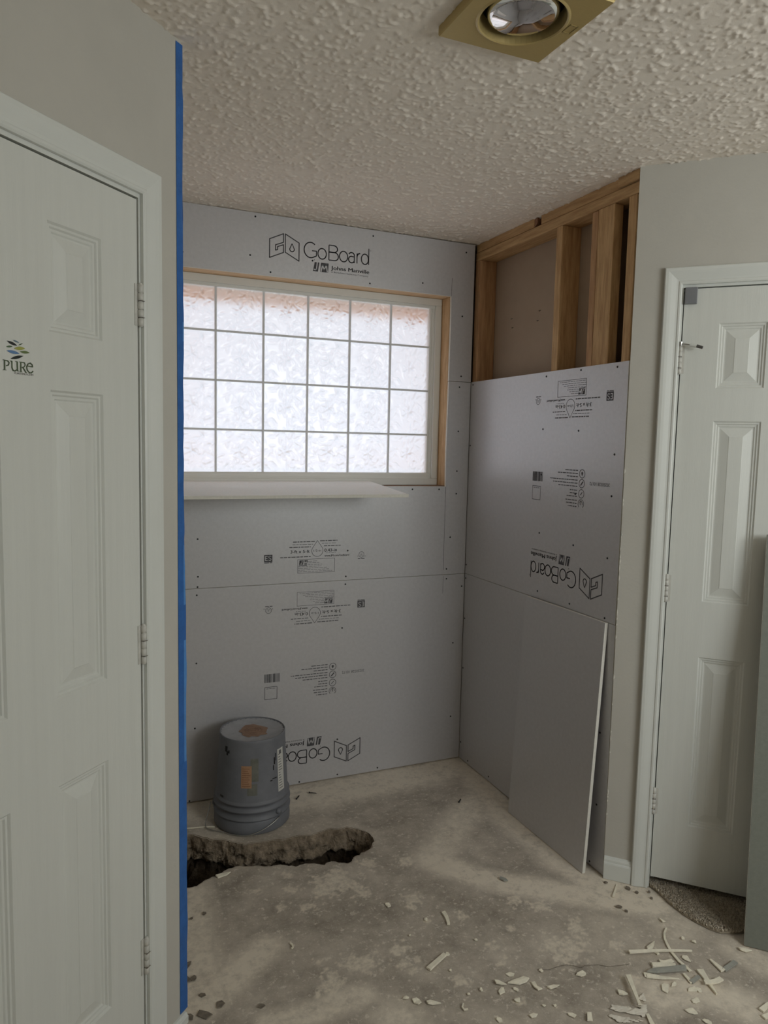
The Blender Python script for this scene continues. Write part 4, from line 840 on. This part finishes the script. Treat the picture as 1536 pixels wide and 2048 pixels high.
# crumpled film
F0 = [Z6(225, 2000), Z6(250, 1905), Z6(380, 1935), Z6(470, 1830), Z6(490, 1880), Z6(500, 1965), Z6(470, 2040), Z6(300, 2045)]
cx, cy = sum(p[0] for p in F0)/8, sum(p[1] for p in F0)/8; loc2 = [(x-cx, y-cy) for x, y in F0]; A_ = np.array(loc2); N = 46
gxx, gyy = np.meshgrid(np.linspace(A_[:, 0].min(), A_[:, 0].max(), N), np.linspace(A_[:, 1].min(), A_[:, 1].max(), N)); PP = np.stack([gxx.ravel(), gyy.ravel()], 1); okk = inside(PP, loc2); m_ = MB(); mp_ = {}
for k, (x, y) in enumerate(PP):
    if okk[k]: mp_[k] = len(m_.v); m_.v.append((x, y, .0006+.0045*abs(mn.fractal((x*26+3, y*50, 4), 1, 2, 3))))
for j in range(N-1):
    for i in range(N-1):
        k = [j*N+i, j*N+i+1, (j+1)*N+i+1, (j+1)*N+i]
        if all(a_ in mp_ for a_ in k) and mn.fractal((PP[k[0]][0]*30+PP[k[0]][1]*40, PP[k[0]][1]*16, 8), 1, 2, 3) > -.12: m_.f.append([mp_[a_] for a_ in k]); m_.m.append(0)
m_.build('plastic_film', M_PLASTIC, M=Matrix.Translation((cx, cy, .0005)), smooth=True, label='crumpled cloudy film stuck to the slab', cat='scrap')
# middle of the floor
stick(mid(Z8(360, 500), Z8(390, 570), 4, .05), .013, .009, th=.005, label='short upright curled cream stick alone in the middle of the slab'); stick(mid(Z8(370, 740), Z8(275, 825), 4), .013, .015, th=.005, label='straight cream stick lying diagonally in the middle of the slab'); chip(Z8, 384, 742, .007, th=.004, label='small cream crumb at the end of the diagonal stick')
scrap([Z8(648, 888), Z8(670, 890), Z8(722, 910), Z8(690, 914), Z8(662, 910)], .003, label='slim cream flake pointing at the largest flake'); scrap([Z8(725, 905), Z8(760, 885), Z8(815, 868), Z8(850, 878), Z8(835, 895), Z8(795, 912)], .004, label='largest leaf shaped cream flake')
scrap([Z8(858, 898), Z8(880, 895), Z8(895, 925), Z8(925, 935), Z8(900, 945), Z8(875, 928)], .003, label='hooked cream flake beside the largest flake'); scrap([Z8(948, 926), Z8(985, 915), Z8(1022, 914), Z8(1000, 930), Z8(970, 938)], .003, label='ragged cream flake beyond the hooked flake')
for x, y, r_, sx in ((742, 852, .010, 1.5), (690, 945, .012, 1.6), (575, 938, .006, 1.4), (775, 938, .006, 1.6)): chip(Z8, x, y, r_, sx, th=.002, warp=.0015, label='small cream chip close around the largest leaf shaped flake', group='chips around the largest flake')
chip(Z8, 148, 988, .010, .6, th=.002, label='narrow cream chip, first in a row of three'); chip(Z8, 212, 1006, .013, 1.2, th=.002, label='broad cream chip in the middle of a row of three')
chip(Z8, 48, 460, .012, 1.3, th=.002, label='lone pointed cream chip between the trench and the curled stick'); chip(Z8, 262, 540, .008, 1.3, th=.002, label='pale chip beside the short curled stick')
chip(Z8, 780, 1000, .010, 1.2, th=.002, label='round pale chip in front of the largest flake'); chip(Z8, 1140, 850, .012, 1.5, th=.002, label='flat pale flake below the hairline crack'); chip(Z8, 915, 830, .006, 1.2, th=.002, label='small cream crumb at the start of the hairline crack'); chip(Z8, 1525, 860, .014, 1.2, th=.002, label='cream chip between the crumpled film and the grey strip')
for x, y, r_, sx in ((545, 655, .006, 1), (170, 630, .004, 1), (995, 1030, .005, 1), (930, 1030, .005, 1.2), (680, 1110, .010, 1), (870, 1085, .010, 1.3), (1095, 1085, .008, 1.6), (505, 965, .005, 1), (400, 830, .005, 1)):
    chip(Z8, x, y, r_, sx, th=.002, warp=.0015, label='tiny cream crumb scattered on the bare middle of the slab', group=G_C)
ck = [Z8(x, y) for x, y in ((900, 822), (960, 824), (1010, 806), (1060, 795), (1100, 800), (1145, 812), (1165, 800), (1240, 795), (1300, 806), (1360, 800), (1420, 790))]
MB().ribbon(ck, .0016, .0003).build('hairline_crack', M_CHIPD, floor)
scrap([Z8(262, 1005), Z8(285, 1004), Z8(350, 1022), Z8(300, 1026), Z8(272, 1024)], .003, label='wedge shaped cream chip, last in a row of three')
stick([Z8(475, 1020), Z8(468, 1040), Z8(480, 1056), Z8(500, 1052)], .004, .004, th=.003, label='cream curl shaped like a hook')
scrap([Z7(232, 135), Z7(262, 124), Z7(312, 116), Z7(290, 134), Z7(245, 147)], .004, label='cream chip on the near lip of the trench')
stick([Z7(615, 480), Z7(625, 487), Z7(630, 500), Z7(622, 508)], .005, .005, th=.003, label='tiny cream curl on the dark part of the slab')
stick([Z1(78, 862), Z1(150, 858), Z1(230, 850), Z1(298, 850)], .004, .003, th=.0025, label='thin white cord end beside the pail', name='cord_end', cat='cord')
stick(mid(Z6(287, 1098), Z6(262, 1180), 4), .004, .007, th=.003, label='thin splinter in front of the baseboard')
# dark bits
for x, y, r_ in ((90, 590, .012), (78, 662, .014), (118, 660, .009), (165, 745, .009), (258, 792, .013), (100, 856, .012), (172, 846, .017), (108, 352, .006), (178, 326, .008), (470, 800, .008)):
    chip(Z7, x, y, r_, 1.4, th=.0015, warp=.0008, mt=M_CHIPD, name='clay_crumb', label='flat dark clay crumb on the dusty slab beside the taped wall', group='dark crumbs by the taped wall', cat='crumb')
for x, y, r_ in ((362, 1122, .008), (422, 1150, .006), (300, 1250, .008), (350, 1278, .006), (210, 1083, .005), (507, 1147, .005), (525, 1190, .004)):
    chip(Z6, x, y, r_, 1.4, th=.004, warp=.001, mt=M_CHIPD, name='clay_crumb', label='dark crumb on the pale dust in front of the baseboard and casing', group='dark crumbs by the baseboard', cat='crumb')
chip(Z8, 700, 312, .011, 1.6, th=.004, mt=M_CHIPG, name='clay_crumb', label='grey crumb on the pale streak of dust', cat='crumb')
# loose black screws
def loose(p, ang, label):
    o = empty('drywall_screw', (*p, .0036), ang, label=label, cat='screw', group=None)
    MB().tube([(-.016, 0, -.0006), (.010, 0, -.0015), (.018, 0, -.003)], [.0017, .0017, .0003], 8).build('shank', M_SCREW, o, smooth=True)
    MB().tube([(-.0185, 0, 0), (-.0165, 0, 0), (-.0135, 0, -.0002)], [.0036, .0036, .0018], 12).build('head', M_SCREW, o, smooth=True)
    m = MB()
    for k in range(7): m.tube([(-.010+k*.0035, 0, -.0007), (-.0094+k*.0035, 0, -.0007)], [.0024, .0017], 8)
    m.build('thread', M_SCREW, o)
for p, an, lab in ((Z1(855, 652), .9, 'black drywall screw lying next to the pail'), (Z1(955, 624), -.5, 'black drywall screw lying away from the pail towards the wall corner'), (fl(920, 1602), .8, 'black drywall screw lying by itself near the corner of the two boarded walls')): loose(p, an, lab)
